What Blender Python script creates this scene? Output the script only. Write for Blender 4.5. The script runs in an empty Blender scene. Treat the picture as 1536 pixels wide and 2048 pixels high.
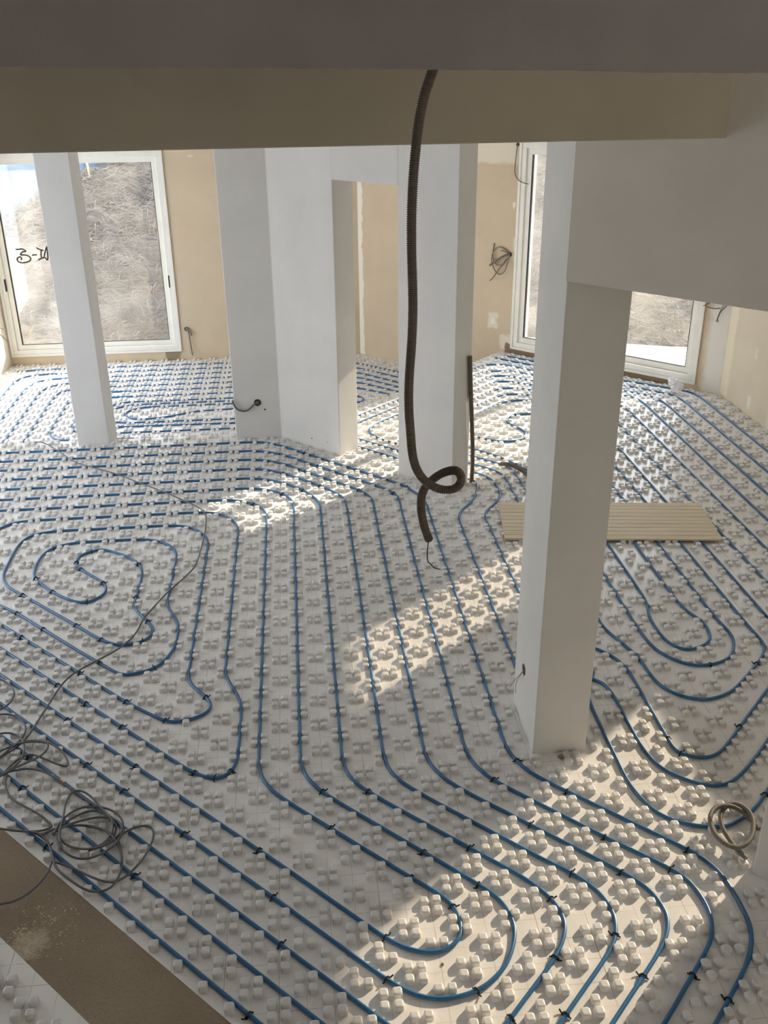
import bpy, bmesh, math, random
import numpy as np
from mathutils import Vector, Matrix

random.seed(7)
S = bpy.context.scene
COL = S.collection

# ------------------------------------------------------------------ camera
FPX, PITCH, ROLL = 1895.467, 0.4446, -0.0099
CAMH = 3.0437
cam_d = bpy.data.cameras.new('camera')
cam = bpy.data.objects.new('camera', cam_d)
COL.objects.link(cam)
S.camera = cam
cam_d.sensor_fit = 'VERTICAL'
cam_d.sensor_height = 36.0
cam_d.sensor_width = 27.0
cam_d.lens = 36.0 * FPX / 2048.0
cam_d.clip_start = 0.05
cam_d.clip_end = 400
fwd = Vector((0, math.cos(PITCH), -math.sin(PITCH)))
upv = Vector((0, math.sin(PITCH), math.cos(PITCH)))
rgt = Vector((1, 0, 0))
# roll
cr, sr = math.cos(ROLL), math.sin(ROLL)
ximg = rgt * cr + upv * sr          # image right in world
yimg = upv * cr - rgt * sr          # image up in world
cam.matrix_world = Matrix(((ximg.x, yimg.x, -fwd.x, 0), (ximg.y, yimg.y, -fwd.y, 0), (ximg.z, yimg.z, -fwd.z, CAMH), (0, 0, 0, 1)))

# ------------------------------------------------------------------ light, sky, exposure
SUN_AZ, SUN_EL = math.radians(45.5), math.radians(22.8)
SUN_STRENGTH, SKY_STRENGTH, EXPOSURE = 9.0, 4.3, 0.36
sun_dir = Vector((math.cos(SUN_AZ) * math.cos(SUN_EL), math.sin(SUN_AZ) * math.cos(SUN_EL), math.sin(SUN_EL)))
sd = bpy.data.lights.new('sun', 'SUN')
sd.energy = SUN_STRENGTH
sd.angle = math.radians(0.8)
sd.color = (1.0, 0.87, 0.68)
so = bpy.data.objects.new('sun', sd)
COL.objects.link(so)
so.location = (8, 14, 9)
so.rotation_euler = (-sun_dir).to_track_quat('-Z', 'Y').to_euler()
W = bpy.data.worlds.new('sky')
S.world = W
W.use_nodes = True
bg = W.node_tree.nodes['Background']
bg.inputs[0].default_value = (0.85, 0.915, 1.0, 1)
bg.inputs[1].default_value = SKY_STRENGTH
S.view_settings.view_transform = 'Standard'
S.view_settings.look = 'None'
S.view_settings.exposure = EXPOSURE
S.view_settings.gamma = 1.0
S.view_settings.use_curve_mapping = False
S.cycles.max_bounces = 10
S.cycles.diffuse_bounces = 7
S.cycles.transparent_max_bounces = 12
S.cycles.sample_clamp_indirect = 8.0

# ------------------------------------------------------------------ measuring helpers
def ray(x, y):
    dx, dy = x - 768, y - 1024
    u = dx * cr + dy * sr
    v = -dx * sr + dy * cr
    return Vector((u / FPX, math.cos(PITCH) - v / FPX * math.sin(PITCH), -v / FPX * math.cos(PITCH) - math.sin(PITCH)))
def on_z(x, y, z):
    r = ray(x, y); t = (z - CAMH) / r.z
    return Vector((r.x * t, r.y * t, z))
def on_plane(x, y, p, d):
    r = ray(x, y); n = (-d[1], d[0])
    t = (n[0] * p[0] + n[1] * p[1]) / (n[0] * r.x + n[1] * r.y)
    return Vector((r.x * t, r.y * t, CAMH + r.z * t))
def crop(ox, oy, s, txt):
    return [(ox + float(p.split(',')[0]) / s, oy + float(p.split(',')[1]) / s) for p in txt.split()]
# the studs sit on a square grid, 0.2 m pitch, turned by YAW
YAW, OX, OY, P = 0.0930, -0.6102, 3.5588, 0.2
LOW = -0.40
cy, sy = math.cos(YAW), math.sin(YAW)
def g2w(i, j, z=0.0):
    return Vector((OX + P * (i * cy - j * sy), OY + P * (i * sy + j * cy), z))
def w2g(x, y):
    X, Y = x - OX, y - OY
    return (X * cy + Y * sy) / P, (-X * sy + Y * cy) / P

# ------------------------------------------------------------------ object helpers
def tag(o, label=None, cat=None, group=None, kind=None):
    if label: o['label'] = label
    if cat: o['category'] = cat
    if group: o['group'] = group
    if kind: o['kind'] = kind
    return o
def mesh_obj(name, verts, faces, mat=None, parent=None, loc=None, rotz=0.0, smooth=False):
    me = bpy.data.meshes.new(name)
    me.from_pydata([tuple(v) for v in verts], [], faces)
    me.validate()
    bm = bmesh.new(); bm.from_mesh(me)
    bmesh.ops.recalc_face_normals(bm, faces=bm.faces)
    bm.to_mesh(me); bm.free()
    if smooth:
        me.polygons.foreach_set('use_smooth', [True] * len(me.polygons))
    o = bpy.data.objects.new(name, me)
    COL.objects.link(o)
    if mat: me.materials.append(mat)
    if parent: o.parent = parent
    if loc is not None: o.location = loc
    o.rotation_euler = (0, 0, rotz)
    return o
def empty(name, loc, rotz=0.0):
    o = bpy.data.objects.new(name, None)
    o.empty_display_size = 0.1
    COL.objects.link(o); o.location = loc; o.rotation_euler = (0, 0, rotz)
    return o
class MB:
    def __init__(s): s.v = []; s.f = []
    def add(s, v, f):
        n = len(s.v); s.v += [tuple(p) for p in v]; s.f += [tuple(i + n for i in q) for q in f]; return s
    def box(s, x0, x1, y0, y1, z0, z1):
        return s.add([(x0, y0, z0), (x1, y0, z0), (x1, y1, z0), (x0, y1, z0), (x0, y0, z1), (x1, y0, z1), (x1, y1, z1), (x0, y1, z1)],
                     [(0, 3, 2, 1), (4, 5, 6, 7), (0, 1, 5, 4), (1, 2, 6, 5), (2, 3, 7, 6), (3, 0, 4, 7)])
    def prism(s, poly, z0, z1):
        n = len(poly)
        return s.add([(p[0], p[1], z0) for p in poly] + [(p[0], p[1], z1) for p in poly],
                     [tuple(range(n))[::-1], tuple(range(n, 2 * n))] + [(k, (k + 1) % n, n + (k + 1) % n, n + k) for k in range(n)])
    def tube(s, pts, r, seg=8, cap=True, rfun=None, closed=False):
        pts = [Vector(p) for p in pts]
        n = len(pts)
        t = (pts[1] - pts[0]).normalized()
        ref = Vector((0, 0, 1)) if abs(t.z) < 0.9 else Vector((1, 0, 0))
        nrm = (ref - t * ref.dot(t)).normalized()
        base = len(s.v)
        for k in range(n):
            if k == 0: t = pts[1] - pts[0]
            elif k == n - 1: t = pts[-1] - pts[-2]
            else: t = pts[k + 1] - pts[k - 1]
            if t.length < 1e-9: t = Vector((1, 0, 0))
            t.normalize()
            nrm = nrm - t * nrm.dot(t)
            if nrm.length < 1e-6: nrm = t.orthogonal()
            nrm.normalize()
            b = t.cross(nrm)
            rr = r if rfun is None else rfun(k)
            for q in range(seg):
                a = 2 * math.pi * q / seg
                s.v.append(tuple(pts[k] + (nrm * math.cos(a) + b * math.sin(a)) * rr))
        for k in range(n - 1):
            for q in range(seg):
                s.f.append((base + k * seg + q, base + k * seg + (q + 1) % seg, base + (k + 1) * seg + (q + 1) % seg, base + (k + 1) * seg + q))
        if cap:
            s.f.append(tuple(base + q for q in range(seg))[::-1])
            s.f.append(tuple(base + (n - 1) * seg + q for q in range(seg)))
        return s
    def build(s, name, mat, parent=None, loc=None, rotz=0.0, smooth=False):
        return mesh_obj(name, s.v, s.f, mat, parent, loc, rotz, smooth)
def bevel(o, w, seg=2):
    m = o.modifiers.new('bevel', 'BEVEL'); m.width = w; m.segments = seg; m.limit_method = 'ANGLE'; m.angle_limit = math.radians(40)
    return o
def smooth_path(pts, cut=0.6, step=0.03, n=7):
    """round every corner with a quadratic arc, cutting at most `cut` (same unit as the points)"""
    pts = [Vector(p) for p in pts]
    out = [pts[0]]
    for k in range(1, len(pts) - 1):
        a, b, c = pts[k - 1], pts[k], pts[k + 1]
        la, lc = (a - b).length, (c - b).length
        if la < 1e-6 or lc < 1e-6: continue
        p0 = b + (a - b) / la * min(cut, la * 0.5)
        p1 = b + (c - b) / lc * min(cut, lc * 0.5)
        for q in range(n + 1):
            t = q / n
            out.append(p0 * (1 - t) ** 2 + b * 2 * t * (1 - t) + p1 * t * t)
    out.append(pts[-1])
    res = [out[0]]
    for p in out[1:]:
        d = (p - res[-1]).length
        if d < step * 0.3: continue
        m = int(d / (step * 4))
        for q in range(1, m + 1): res.append(res[-1].lerp(p, 1.0 / (m - q + 2)))
        res.append(p)
    return res

# ------------------------------------------------------------------ materials
def newmat(name):
    m = bpy.data.materials.new(name); m.use_nodes = True
    nt = m.node_tree
    return m, nt, nt.nodes['Principled BSDF']
def L(nt, a, b): nt.links.new(a, b)
def math_n(nt, op, a, b=None, clamp=False):
    n = nt.nodes.new('ShaderNodeMath'); n.operation = op; n.use_clamp = clamp
    for i, v in enumerate((a, b)):
        if v is None: continue
        if isinstance(v, (int, float)): n.inputs[i].default_value = v
        else: L(nt, v, n.inputs[i])
    return n.outputs[0]
def mixc(nt, fac, a, b):
    n = nt.nodes.new('ShaderNodeMix'); n.data_type = 'RGBA'
    if isinstance(fac, (int, float)): n.inputs[0].default_value = fac
    else: L(nt, fac, n.inputs[0])
    for idx, v in ((6, a), (7, b)):
        if isinstance(v, tuple): n.inputs[idx].default_value = (*v, 1)
        else: L(nt, v, n.inputs[idx])
    return n.outputs[2]
def noise(nt, vec, scale, detail=4, rough=0.55):
    n = nt.nodes.new('ShaderNodeTexNoise'); n.inputs['Scale'].default_value = scale; n.inputs['Detail'].default_value = detail; n.inputs['Roughness'].default_value = rough
    if vec is not None: L(nt, vec, n.inputs['Vector'])
    return n.outputs['Fac']
def ramp(nt, fac, lo, hi):
    n = nt.nodes.new('ShaderNodeMapRange'); n.inputs[1].default_value = lo; n.inputs[2].default_value = hi; n.clamp = True
    L(nt, fac, n.inputs[0]); return n.outputs[0]
def bump(nt, bsdf, h, strength=0.2, dist=0.01):
    b = nt.nodes.new('ShaderNodeBump'); b.inputs['Strength'].default_value = strength; b.inputs['Distance'].default_value = dist
    L(nt, h, b.inputs['Height']); L(nt, b.outputs[0], bsdf.inputs['Normal'])
def objco(nt):
    return nt.nodes.new('ShaderNodeTexCoord').outputs['Object']
def simple(name, col, rough=0.6, var=0.12, scale=12.0, bumps=0.0, metal=0.0):
    m, nt, b = newmat(name)
    co = objco(nt)
    f = ramp(nt, noise(nt, co, scale), 0.3, 0.7)
    c = mixc(nt, f, tuple(x * (1 - var) for x in col), tuple(min(1, x * (1 + var)) for x in col))
    L(nt, c, b.inputs['Base Color'])
    b.inputs['Roughness'].default_value = rough; b.inputs['Metallic'].default_value = metal
    if bumps: bump(nt, b, noise(nt, co, scale * 6), bumps, 0.004)
    return m
def plaster(name, col, patches=(), specks=(), edge_dark=None, var=0.05, rough=0.85):
    """painted or raw plaster; patches = (cx, cz, halfw, halfh, soft, colour) in the object's own x/z"""
    m, nt, b = newmat(name)
    co = objco(nt)
    sep = nt.nodes.new('ShaderNodeSeparateXYZ'); L(nt, co, sep.inputs[0])
    c = mixc(nt, ramp(nt, noise(nt, co, 2.3, 5), 0.3, 0.7), tuple(x * (1 - var) for x in col), tuple(min(1, x * (1 + var)) for x in col))
    wob = math_n(nt, 'MULTIPLY', math_n(nt, 'SUBTRACT', noise(nt, co, 9.0, 3), 0.5), 0.09)
    def mask(cx, cz, hw, hh, soft):
        dx = math_n(nt, 'ADD', math_n(nt, 'ABSOLUTE', math_n(nt, 'SUBTRACT', sep.outputs[0], cx)), wob)
        dz = math_n(nt, 'ADD', math_n(nt, 'ABSOLUTE', math_n(nt, 'SUBTRACT', sep.outputs[2], cz)), wob)
        mx = math_n(nt, 'DIVIDE', math_n(nt, 'SUBTRACT', hw, dx), soft, True)
        mz = math_n(nt, 'DIVIDE', math_n(nt, 'SUBTRACT', hh, dz), soft, True)
        return math_n(nt, 'MULTIPLY', mx, mz)
    for (cx, cz, hw, hh, soft, pc) in patches:
        c = mixc(nt, mask(cx, cz, hw, hh, soft), c, pc)
    for (cx, cz, hw, hh, scale, thr) in specks:
        vo = nt.nodes.new('ShaderNodeTexVoronoi'); vo.inputs['Scale'].default_value = scale; L(nt, co, vo.inputs['Vector'])
        near = math_n(nt, 'LESS_THAN', vo.outputs['Distance'], thr)
        keep = math_n(nt, 'GREATER_THAN', noise(nt, co, scale * 0.37, 1), 0.56)
        f = math_n(nt, 'MULTIPLY', math_n(nt, 'MULTIPLY', near, keep), mask(cx, cz, hw, hh, 0.02))
        c = mixc(nt, f, c, (0.07, 0.06, 0.05))
    L(nt, c, b.inputs['Base Color'])
    b.inputs['Roughness'].default_value = rough
    b.inputs['Specular IOR Level'].default_value = 0.2
    bump(nt, b, noise(nt, co, 140.0, 3), 0.12, 0.003)
    return m

WHITE = (0.73, 0.71, 0.68)
TAN = (0.61, 0.505, 0.37)
SKIM = (0.74, 0.68, 0.56)

def foam_mat():
    m, nt, b = newmat('white studded foam')
    co = objco(nt)
    sep = nt.nodes.new('ShaderNodeSeparateXYZ'); L(nt, co, sep.inputs[0])
    base = mixc(nt, ramp(nt, noise(nt, co, 1.1, 5), 0.32, 0.68), (0.79, 0.775, 0.755), (0.87, 0.865, 0.86))
    base = mixc(nt, math_n(nt, 'MULTIPLY', ramp(nt, noise(nt, co, 7.0, 5), 0.60, 0.80), 0.35), base, (0.60, 0.52, 0.41))
    # moulded guide lines of the panel, every half pitch, only on the flat part
    def line(o, off, w):
        f = math_n(nt, 'FRACT', math_n(nt, 'ADD', math_n(nt, 'DIVIDE', o, P), off))
        return math_n(nt, 'LESS_THAN', math_n(nt, 'ABSOLUTE', math_n(nt, 'SUBTRACT', f, 0.5)), w)
    flat = math_n(nt, 'LESS_THAN', sep.outputs[2], 0.002)
    ln = math_n(nt, 'MAXIMUM', line(sep.outputs[0], 0.0, 0.008), line(sep.outputs[1], 0.0, 0.006))
    ln = math_n(nt, 'MAXIMUM', ln, math_n(nt, 'MULTIPLY', math_n(nt, 'MAXIMUM', line(sep.outputs[0], 0.5, 0.007), line(sep.outputs[1], 0.5, 0.007)), 0.5))
    lf = math_n(nt, 'MULTIPLY', math_n(nt, 'MULTIPLY', ln, flat), ramp(nt, noise(nt, co, 3.0, 3), 0.35, 0.65))
    base = mixc(nt, math_n(nt, 'MULTIPLY', lf, 0.75), base, (0.33, 0.28, 0.22))
    sp = math_n(nt, 'GREATER_THAN', noise(nt, co, 55.0, 2), 0.76)
    base = mixc(nt, math_n(nt, 'MULTIPLY', math_n(nt, 'MULTIPLY', sp, flat), 0.55), base, (0.20, 0.16, 0.12))
    L(nt, base, b.inputs['Base Color'])
    b.inputs['Roughness'].default_value = 0.27
    b.inputs['Specular IOR Level'].default_value = 0.6
    bump(nt, b, noise(nt, co, 260.0, 2), 0.10, 0.002)
    tl = nt.nodes.new('ShaderNodeBsdfTranslucent'); L(nt, base, tl.inputs[0])
    mx = nt.nodes.new('ShaderNodeMixShader')
    L(nt, math_n(nt, 'MULTIPLY', math_n(nt, 'GREATER_THAN', sep.outputs[2], 0.0015), 0.22), mx.inputs[0])
    L(nt, b.outputs[0], mx.inputs[1]); L(nt, tl.outputs[0], mx.inputs[2])
    L(nt, mx.outputs[0], nt.nodes['Material Output'].inputs[0])
    return m
M = {}
M['foam'] = foam_mat()
M['pipe'] = simple('blue plastic pipe', (0.026, 0.135, 0.30), 0.34, 0.12, 3.0)
M['tie'] = simple('black plastic', (0.012, 0.012, 0.014), 0.45, 0.1, 30)
M['brass'] = simple('brass', (0.62, 0.45, 0.22), 0.35, 0.2, 60, metal=0.9)
M['conduit'] = simple('grey brown conduit', (0.150, 0.122, 0.095), 0.55, 0.15, 14)
M['coil'] = simple('coil conduit', (0.20, 0.178, 0.148), 0.6, 0.12, 14)
M['conduit2'] = simple('light grey conduit', (0.19, 0.168, 0.138), 0.6, 0.12, 14)
M['cable'] = simple('grey cable sheath', (0.115, 0.118, 0.125), 0.5, 0.2, 9)
M['wire'] = simple('dark wire', (0.06, 0.055, 0.05), 0.5, 0.15, 20)
M['copper'] = simple('pale wire', (0.28, 0.26, 0.22), 0.5, 0.2, 20)
M['frame'] = simple('white window frame', (0.80, 0.79, 0.74), 0.4, 0.04, 5)
M['black'] = simple('black rubber', (0.015, 0.014, 0.013), 0.6, 0.1, 20)
M['marker'] = simple('black marker ink', (0.02, 0.015, 0.02), 0.7, 0.1, 20)
M['white'] = plaster('white plaster paint', WHITE)
M['bag'] = simple('white plastic film', (0.80, 0.82, 0.86), 0.3, 0.05, 20)
M['stake'] = simple('pale timber stake', (0.62, 0.52, 0.34), 0.8, 0.15, 9)
M['cap'] = simple('grey plaster', (0.55, 0.52, 0.47), 0.85, 0.08, 6)

def concrete():
    m, nt, b = newmat('screed concrete')
    co = objco(nt)
    c = mixc(nt, ramp(nt, noise(nt, co, 1.6, 6), 0.3, 0.7), (0.24, 0.185, 0.125), (0.35, 0.285, 0.205))
    c = mixc(nt, math_n(nt, 'MULTIPLY', ramp(nt, noise(nt, co, 90, 2), 0.45, 0.7), 0.35), c, (0.17, 0.13, 0.09))
    pc = on_z(55, 1890, 0.0)
    vm = nt.nodes.new('ShaderNodeVectorMath'); vm.operation = 'DISTANCE'; L(nt, co, vm.inputs[0]); vm.inputs[1].default_value = (pc.x, pc.y, 0)
    dd_ = math_n(nt, 'ADD', vm.outputs['Value'], math_n(nt, 'MULTIPLY', math_n(nt, 'SUBTRACT', noise(nt, co, 16, 6, 0.7), 0.5), 0.22))
    c = mixc(nt, math_n(nt, 'MULTIPLY', math_n(nt, 'SUBTRACT', 1.0, ramp(nt, dd_, 0.04, 0.09)), 0.75), c, (0.58, 0.52, 0.42))
    L(nt, c, b.inputs['Base Color']); b.inputs['Roughness'].default_value = 0.9
    bump(nt, b, noise(nt, co, 45, 6), 0.35, 0.006)
    return m
M['concrete'] = concrete()
M['concrete2'] = simple('raw concrete sill', (0.30, 0.24, 0.17), 0.9, 0.25, 9, 0.4)

def wood():
    m, nt, b = newmat('pale grooved wood')
    co = objco(nt)
    sep = nt.nodes.new('ShaderNodeSeparateXYZ'); L(nt, co, sep.inputs[0])
    mp = nt.nodes.new('ShaderNodeMapping'); mp.inputs['Scale'].default_value = (1.2, 22, 22); L(nt, co, mp.inputs[0])
    c = mixc(nt, ramp(nt, noise(nt, mp.outputs[0], 2.0, 5), 0.3, 0.7), (0.57, 0.47, 0.32), (0.70, 0.61, 0.45))
    L(nt, c, b.inputs['Base Color']); b.inputs['Roughness'].default_value = 0.6
    return m
M['wood'] = wood()

def hill():
    m, nt, b = newmat('dry grass bank')
    co = objco(nt)
    mp = nt.nodes.new('ShaderNodeMapping'); mp.inputs['Scale'].default_value = (0.9, 1.0, 2.4); L(nt, co, mp.inputs[0])
    v = mp.outputs[0]
    c = mixc(nt, ramp(nt, noise(nt, v, 0.8, 6, 0.65), 0.38, 0.62), (0.042, 0.034, 0.034), (0.095, 0.078, 0.068))
    c = mixc(nt, ramp(nt, noise(nt, v, 6.0, 8, 0.85), 0.50, 0.60), c, (0.185, 0.150, 0.118))
    c = mixc(nt, ramp(nt, noise(nt, v, 11.0, 8, 0.85), 0.54, 0.62), c, (0.030, 0.024, 0.024))
    c = mixc(nt, ramp(nt, noise(nt, v, 23.0, 4, 0.8), 0.60, 0.66), c, (0.32, 0.275, 0.225))
    L(nt, c, b.inputs['Base Color']); b.inputs['Roughness'].default_value = 0.95
    bump(nt, b, noise(nt, v, 9.0, 6, 0.7), 0.8, 0.12)
    return m
M['hill'] = hill()
M['straw'] = simple('dry straw', (0.165, 0.138, 0.112), 0.9, 0.4, 4)
M['terrace'] = simple('pale concrete terrace', (0.72, 0.70, 0.66), 0.9, 0.1, 3)
M['net'] = simple('blue netting', (0.16, 0.26, 0.40), 0.8, 0.25, 2)

def glass(name, dirt, col=(0.95, 0.93, 0.88)):
    m, nt, b = newmat(name)
    out = nt.nodes['Material Output']; nt.nodes.remove(b)
    tr = nt.nodes.new('ShaderNodeBsdfTransparent'); tr.inputs[0].default_value = (0.96, 0.97, 0.97, 1)
    gl = nt.nodes.new('ShaderNodeBsdfGlossy'); gl.inputs['Roughness'].default_value = 0.03
    m1 = nt.nodes.new('ShaderNodeMixShader'); m1.inputs[0].default_value = 0.06
    L(nt, tr.outputs[0], m1.inputs[1]); L(nt, gl.outputs[0], m1.inputs[2])
    co = objco(nt)
    tl = nt.nodes.new('ShaderNodeBsdfTranslucent'); tl.inputs[0].default_value = (*col, 1)
    f = ramp(nt, noise(nt, co, 1.3, 5, 0.6), 0.30, 0.75)
    f = math_n(nt, 'MULTIPLY', f, dirt)
    sp = math_n(nt, 'MULTIPLY', math_n(nt, 'GREATER_THAN', noise(nt, co, 70, 2), 0.72), 0.4)
    f = math_n(nt, 'MAXIMUM', f, sp)
    m2 = nt.nodes.new('ShaderNodeMixShader'); L(nt, f, m2.inputs[0])
    L(nt, m1.outputs[0], m2.inputs[1]); L(nt, tl.outputs[0], m2.inputs[2])
    L(nt, m2.outputs[0], out.inputs[0])
    return m
M['glass_left'] = glass('dusty glass left', 0.16)
M['glass'] = glass('dusty glass', 0.06)
M['sun_dimming'], nt_, b_ = newmat('grey tinted glass')  # unseen panes, greyed to weaken the sun patches on the floor
nt_.nodes.remove(b_); t_ = nt_.nodes.new('ShaderNodeBsdfTransparent'); t_.inputs[0].default_value = (0.66, 0.64, 0.61, 1)
L(nt_, t_.outputs[0], nt_.nodes['Material Output'].inputs[0])

# ------------------------------------------------------------------ plan of the place (world metres)
A45 = YAW - math.pi / 4                       # heading of the diagonal walls
D45 = Vector((math.cos(A45), math.sin(A45)))
DY = Vector((cy, sy))
CORN_L = Vector((-4.68, 11.63))               # far left corner
CORN_M = Vector((-0.287, 12.045))             # corner of the two window walls
CORN_R = Vector((3.355, 9.025))               # corner with the right wall
WR0 = Vector((2.58, 9.67))
RW_DIR = Vector((0.092, -0.9958))
RW_END = CORN_R + RW_DIR * 10.5
CEIL = 3.25
def isect(p, d, q, e):
    den = d.x * e.y - d.y * e.x
    t = ((q.x - p.x) * e.y - (q.y - p.y) * e.x) / den
    return p + d * t
def gl2(i, j):
    v = g2w(i, j); return Vector((v.x, v.y))
LWX = -4.68
lw_p, lw_d = Vector((LWX, 0)), Vector((0, 1))
GX, GY = Vector((cy, sy)), Vector((-sy, cy))  # grid axes
GD = (GX + GY).normalized()                    # +45 deg in grid
GE = (GX - GY).normalized()                    # -45 deg
step_l = isect(gl2(0, 22.75), GX, lw_p, lw_d)
step_c = gl2(1.45, 22.75)
step_r = isect(step_c, GD, WR0, D45)
mat_bl = isect(gl2(-6.97, 0), GE, lw_p, lw_d)
mat_bb = isect(gl2(-6.97, 0), GE, Vector((0, 1.35)), Vector((1, 0)))
rw_b = isect(CORN_R, RW_DIR, Vector((0, 1.35)), Vector((1, 0)))
UPPER = [mat_bl, mat_bb, rw_b, CORN_R, step_r, step_c, step_l]
SLAB = [Vector((LWX, -2.2)), isect(CORN_R, RW_DIR, Vector((0, -2.2)), Vector((1, 0))), CORN_R, step_r, step_c, step_l]
LOWER = [step_l, step_c, step_r, CORN_M, CORN_L]
fr0 = isect(gl2(-9.2, 0), GE, lw_p, lw_d)
fr1 = isect(gl2(-9.2, 0), GE, Vector((0, 1.35)), Vector((1, 0)))
FRAG = [fr0, fr1, Vector((LWX, 1.35))]

def inside(pts, poly):
    x, y = pts[:, 0], pts[:, 1]
    res = np.zeros(len(pts), bool)
    n = len(poly)
    for k in range(n):
        x1, y1 = poly[k]; x2, y2 = poly[(k + 1) % n]
        c = ((y1 > y) != (y2 > y))
        with np.errstate(divide='ignore', invalid='ignore'):
            xi = (x2 - x1) * (y - y1) / (y2 - y1 + 1e-12) + x1
        res ^= c & (x < xi)
    return res
def edge_dist(pts, poly):
    d = np.full(len(pts), 9e9)
    n = len(poly)
    for k in range(n):
        a = np.array(poly[k]); b = np.array(poly[(k + 1) % n])
        ab = b - a
        t = np.clip(((pts - a) @ ab) / (ab @ ab), 0, 1)
        d = np.minimum(d, np.linalg.norm(pts - a - t[:, None] * ab, axis=1))
    return d

# ------------------------------------------------------------------ floors
slab = MB().prism([p for p in SLAB], -0.8, -0.035).build('floor', M['concrete']); tag(slab, kind='structure')
strip = MB().prism([fr0, fr1, mat_bb, mat_bl], -0.034, -0.001).build('floor', M['concrete']); tag(strip, kind='structure')
slab2 = MB().prism([p for p in LOWER], LOW - 0.3, LOW - 0.035).build('floor', M['concrete']); tag(slab2, kind='structure')

# ------------------------------------------------------------------ walls (each built along its own x axis)
def wall(name, A, B, th, z0, z1, mat, openings=(), side=1):
    d = (B - A); ln = d.length; a = math.atan2(d.y, d.x)
    mb = MB()
    y0, y1 = (0, th) if side > 0 else (-th, 0)
    xs = 0.0
    for (s0, s1, za, zb) in sorted(openings):
        if s0 > xs: mb.box(xs, s0, y0, y1, z0, z1)
        if za > z0: mb.box(s0, s1, y0, y1, z0, za)
        if zb < z1: mb.box(s0, s1, y0, y1, zb, z1)
        xs = s1
    if xs < ln: mb.box(xs, ln, y0, y1, z0, z1)
    o = mb.build(name, mat, None, (A.x, A.y, 0), a)
    tag(o, kind='structure')
    return o
# back wall with the left window
wb_a = CORN_L; wb_len = (CORN_M - CORN_L).length; wb_d = (CORN_M - CORN_L).normalized()
W1 = (0.05, 2.10)            # window span along the wall
W1Z = (-0.255, 2.105)
m_back = plaster('plasterboard back wall', TAN, patches=[(2.6, 2.22, 1.6, 0.10, 0.05, SKIM), (2.02, -0.36, 0.10, 0.13, 0.02, (0.30, 0.24, 0.16)), (2.45, 2.05, 0.04, 0.015, 0.01, SKIM)])
wall('wall_back', CORN_L, CORN_M, 0.30, LOW - 0.3, CEIL, m_back, [(W1[0], W1[1], W1Z[0], W1Z[1])])
# diagonal wall with the right window
wr_len = (CORN_R - CORN_M).length
wr_d = (CORN_R - CORN_M).normalized()
def sR(x, y): return (Vector((x, y)) - CORN_M).dot(wr_d)
W2 = (sR(1.49, 10.57), sR(3.135, 9.21)); W2Z = (0.09, 2.26)
m_diag = plaster('plasterboard diagonal wall', TAN, patches=[
    (0.0, 0.9, 0.075, 2.6, 0.012, (0.82, 0.77, 0.68)), (1.9, 2.32, 0.62, 0.30, 0.04, SKIM),
    (2.02, 0.34, 0.075, 0.10, 0.03, SKIM), (2.02, 0.34, 0.03, 0.04, 0.02, (0.84, 0.80, 0.72)), (2.28, 1.17, 0.05, 0.14, 0.04, SKIM), (2.22, 0.12, 0.10, 0.10, 0.03, SKIM),
    (2.23, 1.62, 0.02, 0.04, 0.02, (0.86, 0.82, 0.74)),
    (4.64, 1.0, 0.13, 3.0, 0.06, (0.78, 0.76, 0.71)), (3.2, 0.02, 1.0, 0.10, 0.01, (0.26, 0.20, 0.13))])
wall('wall_back', CORN_M, CORN_R, 0.30, LOW - 0.3, CEIL, m_diag, [(W2[0], W2[1], W2Z[0], W2Z[1])])
# right wall with two high windows that let the sun patches in
def yR(y): return (CORN_R.y - y) / 0.9958
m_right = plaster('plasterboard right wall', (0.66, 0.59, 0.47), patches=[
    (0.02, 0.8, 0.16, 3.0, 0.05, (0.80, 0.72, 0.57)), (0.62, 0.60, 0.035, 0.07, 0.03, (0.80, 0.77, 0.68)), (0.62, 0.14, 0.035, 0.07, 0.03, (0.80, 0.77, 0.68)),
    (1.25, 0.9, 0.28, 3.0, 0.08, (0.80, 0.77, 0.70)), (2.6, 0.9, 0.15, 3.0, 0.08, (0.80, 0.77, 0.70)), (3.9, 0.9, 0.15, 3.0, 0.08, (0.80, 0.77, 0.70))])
R1 = (yR(8.46), yR(7.69), 1.30, 2.26)
R2 = (yR(6.45), yR(4.92), 1.30, 2.34)
R3 = (yR(3.2), yR(0.6), 0.9, 2.3)
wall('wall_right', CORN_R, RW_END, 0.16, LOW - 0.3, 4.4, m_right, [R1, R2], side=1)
# left wall, out of the picture; wide openings added to let in sky light
m_left = plaster('plasterboard left wall', (0.72, 0.66, 0.54))
LW_END = Vector((LWX, -2.4))
wall('wall_left', LW_END, CORN_L, 0.25, LOW - 0.3, 4.4, m_left, [(6.6, 9.4, 0.10, 2.15), (10.6, 13.2, -0.3, 2.1)])
wall('wall_near', Vector((5.0, -2.3)), Vector((LWX - 0.2, -2.3)), 0.2, -0.6, 4.4, M['white'])
# ceilings
ce = MB().prism([Vector((LWX - .2, 3.3)), Vector((5.0, 3.3)), Vector((5.0, 9.2)), CORN_R + Vector((.3, .2)), CORN_M + Vector((0.2, .4)), CORN_L + Vector((-.2, .3))], CEIL, CEIL + 0.2).build('ceiling', M['white']); tag(ce, kind='structure')
ce = MB().box(LWX - .2, 5.0, -2.4, 3.3, 4.3, 4.5).build('ceiling', M['white']); tag(ce, kind='structure')
ce = MB().box(LWX - .2, 5.0, 3.3, 3.4, CEIL + 0.2, 4.5).build('wall_upper', M['white']); tag(ce, kind='structure')

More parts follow.
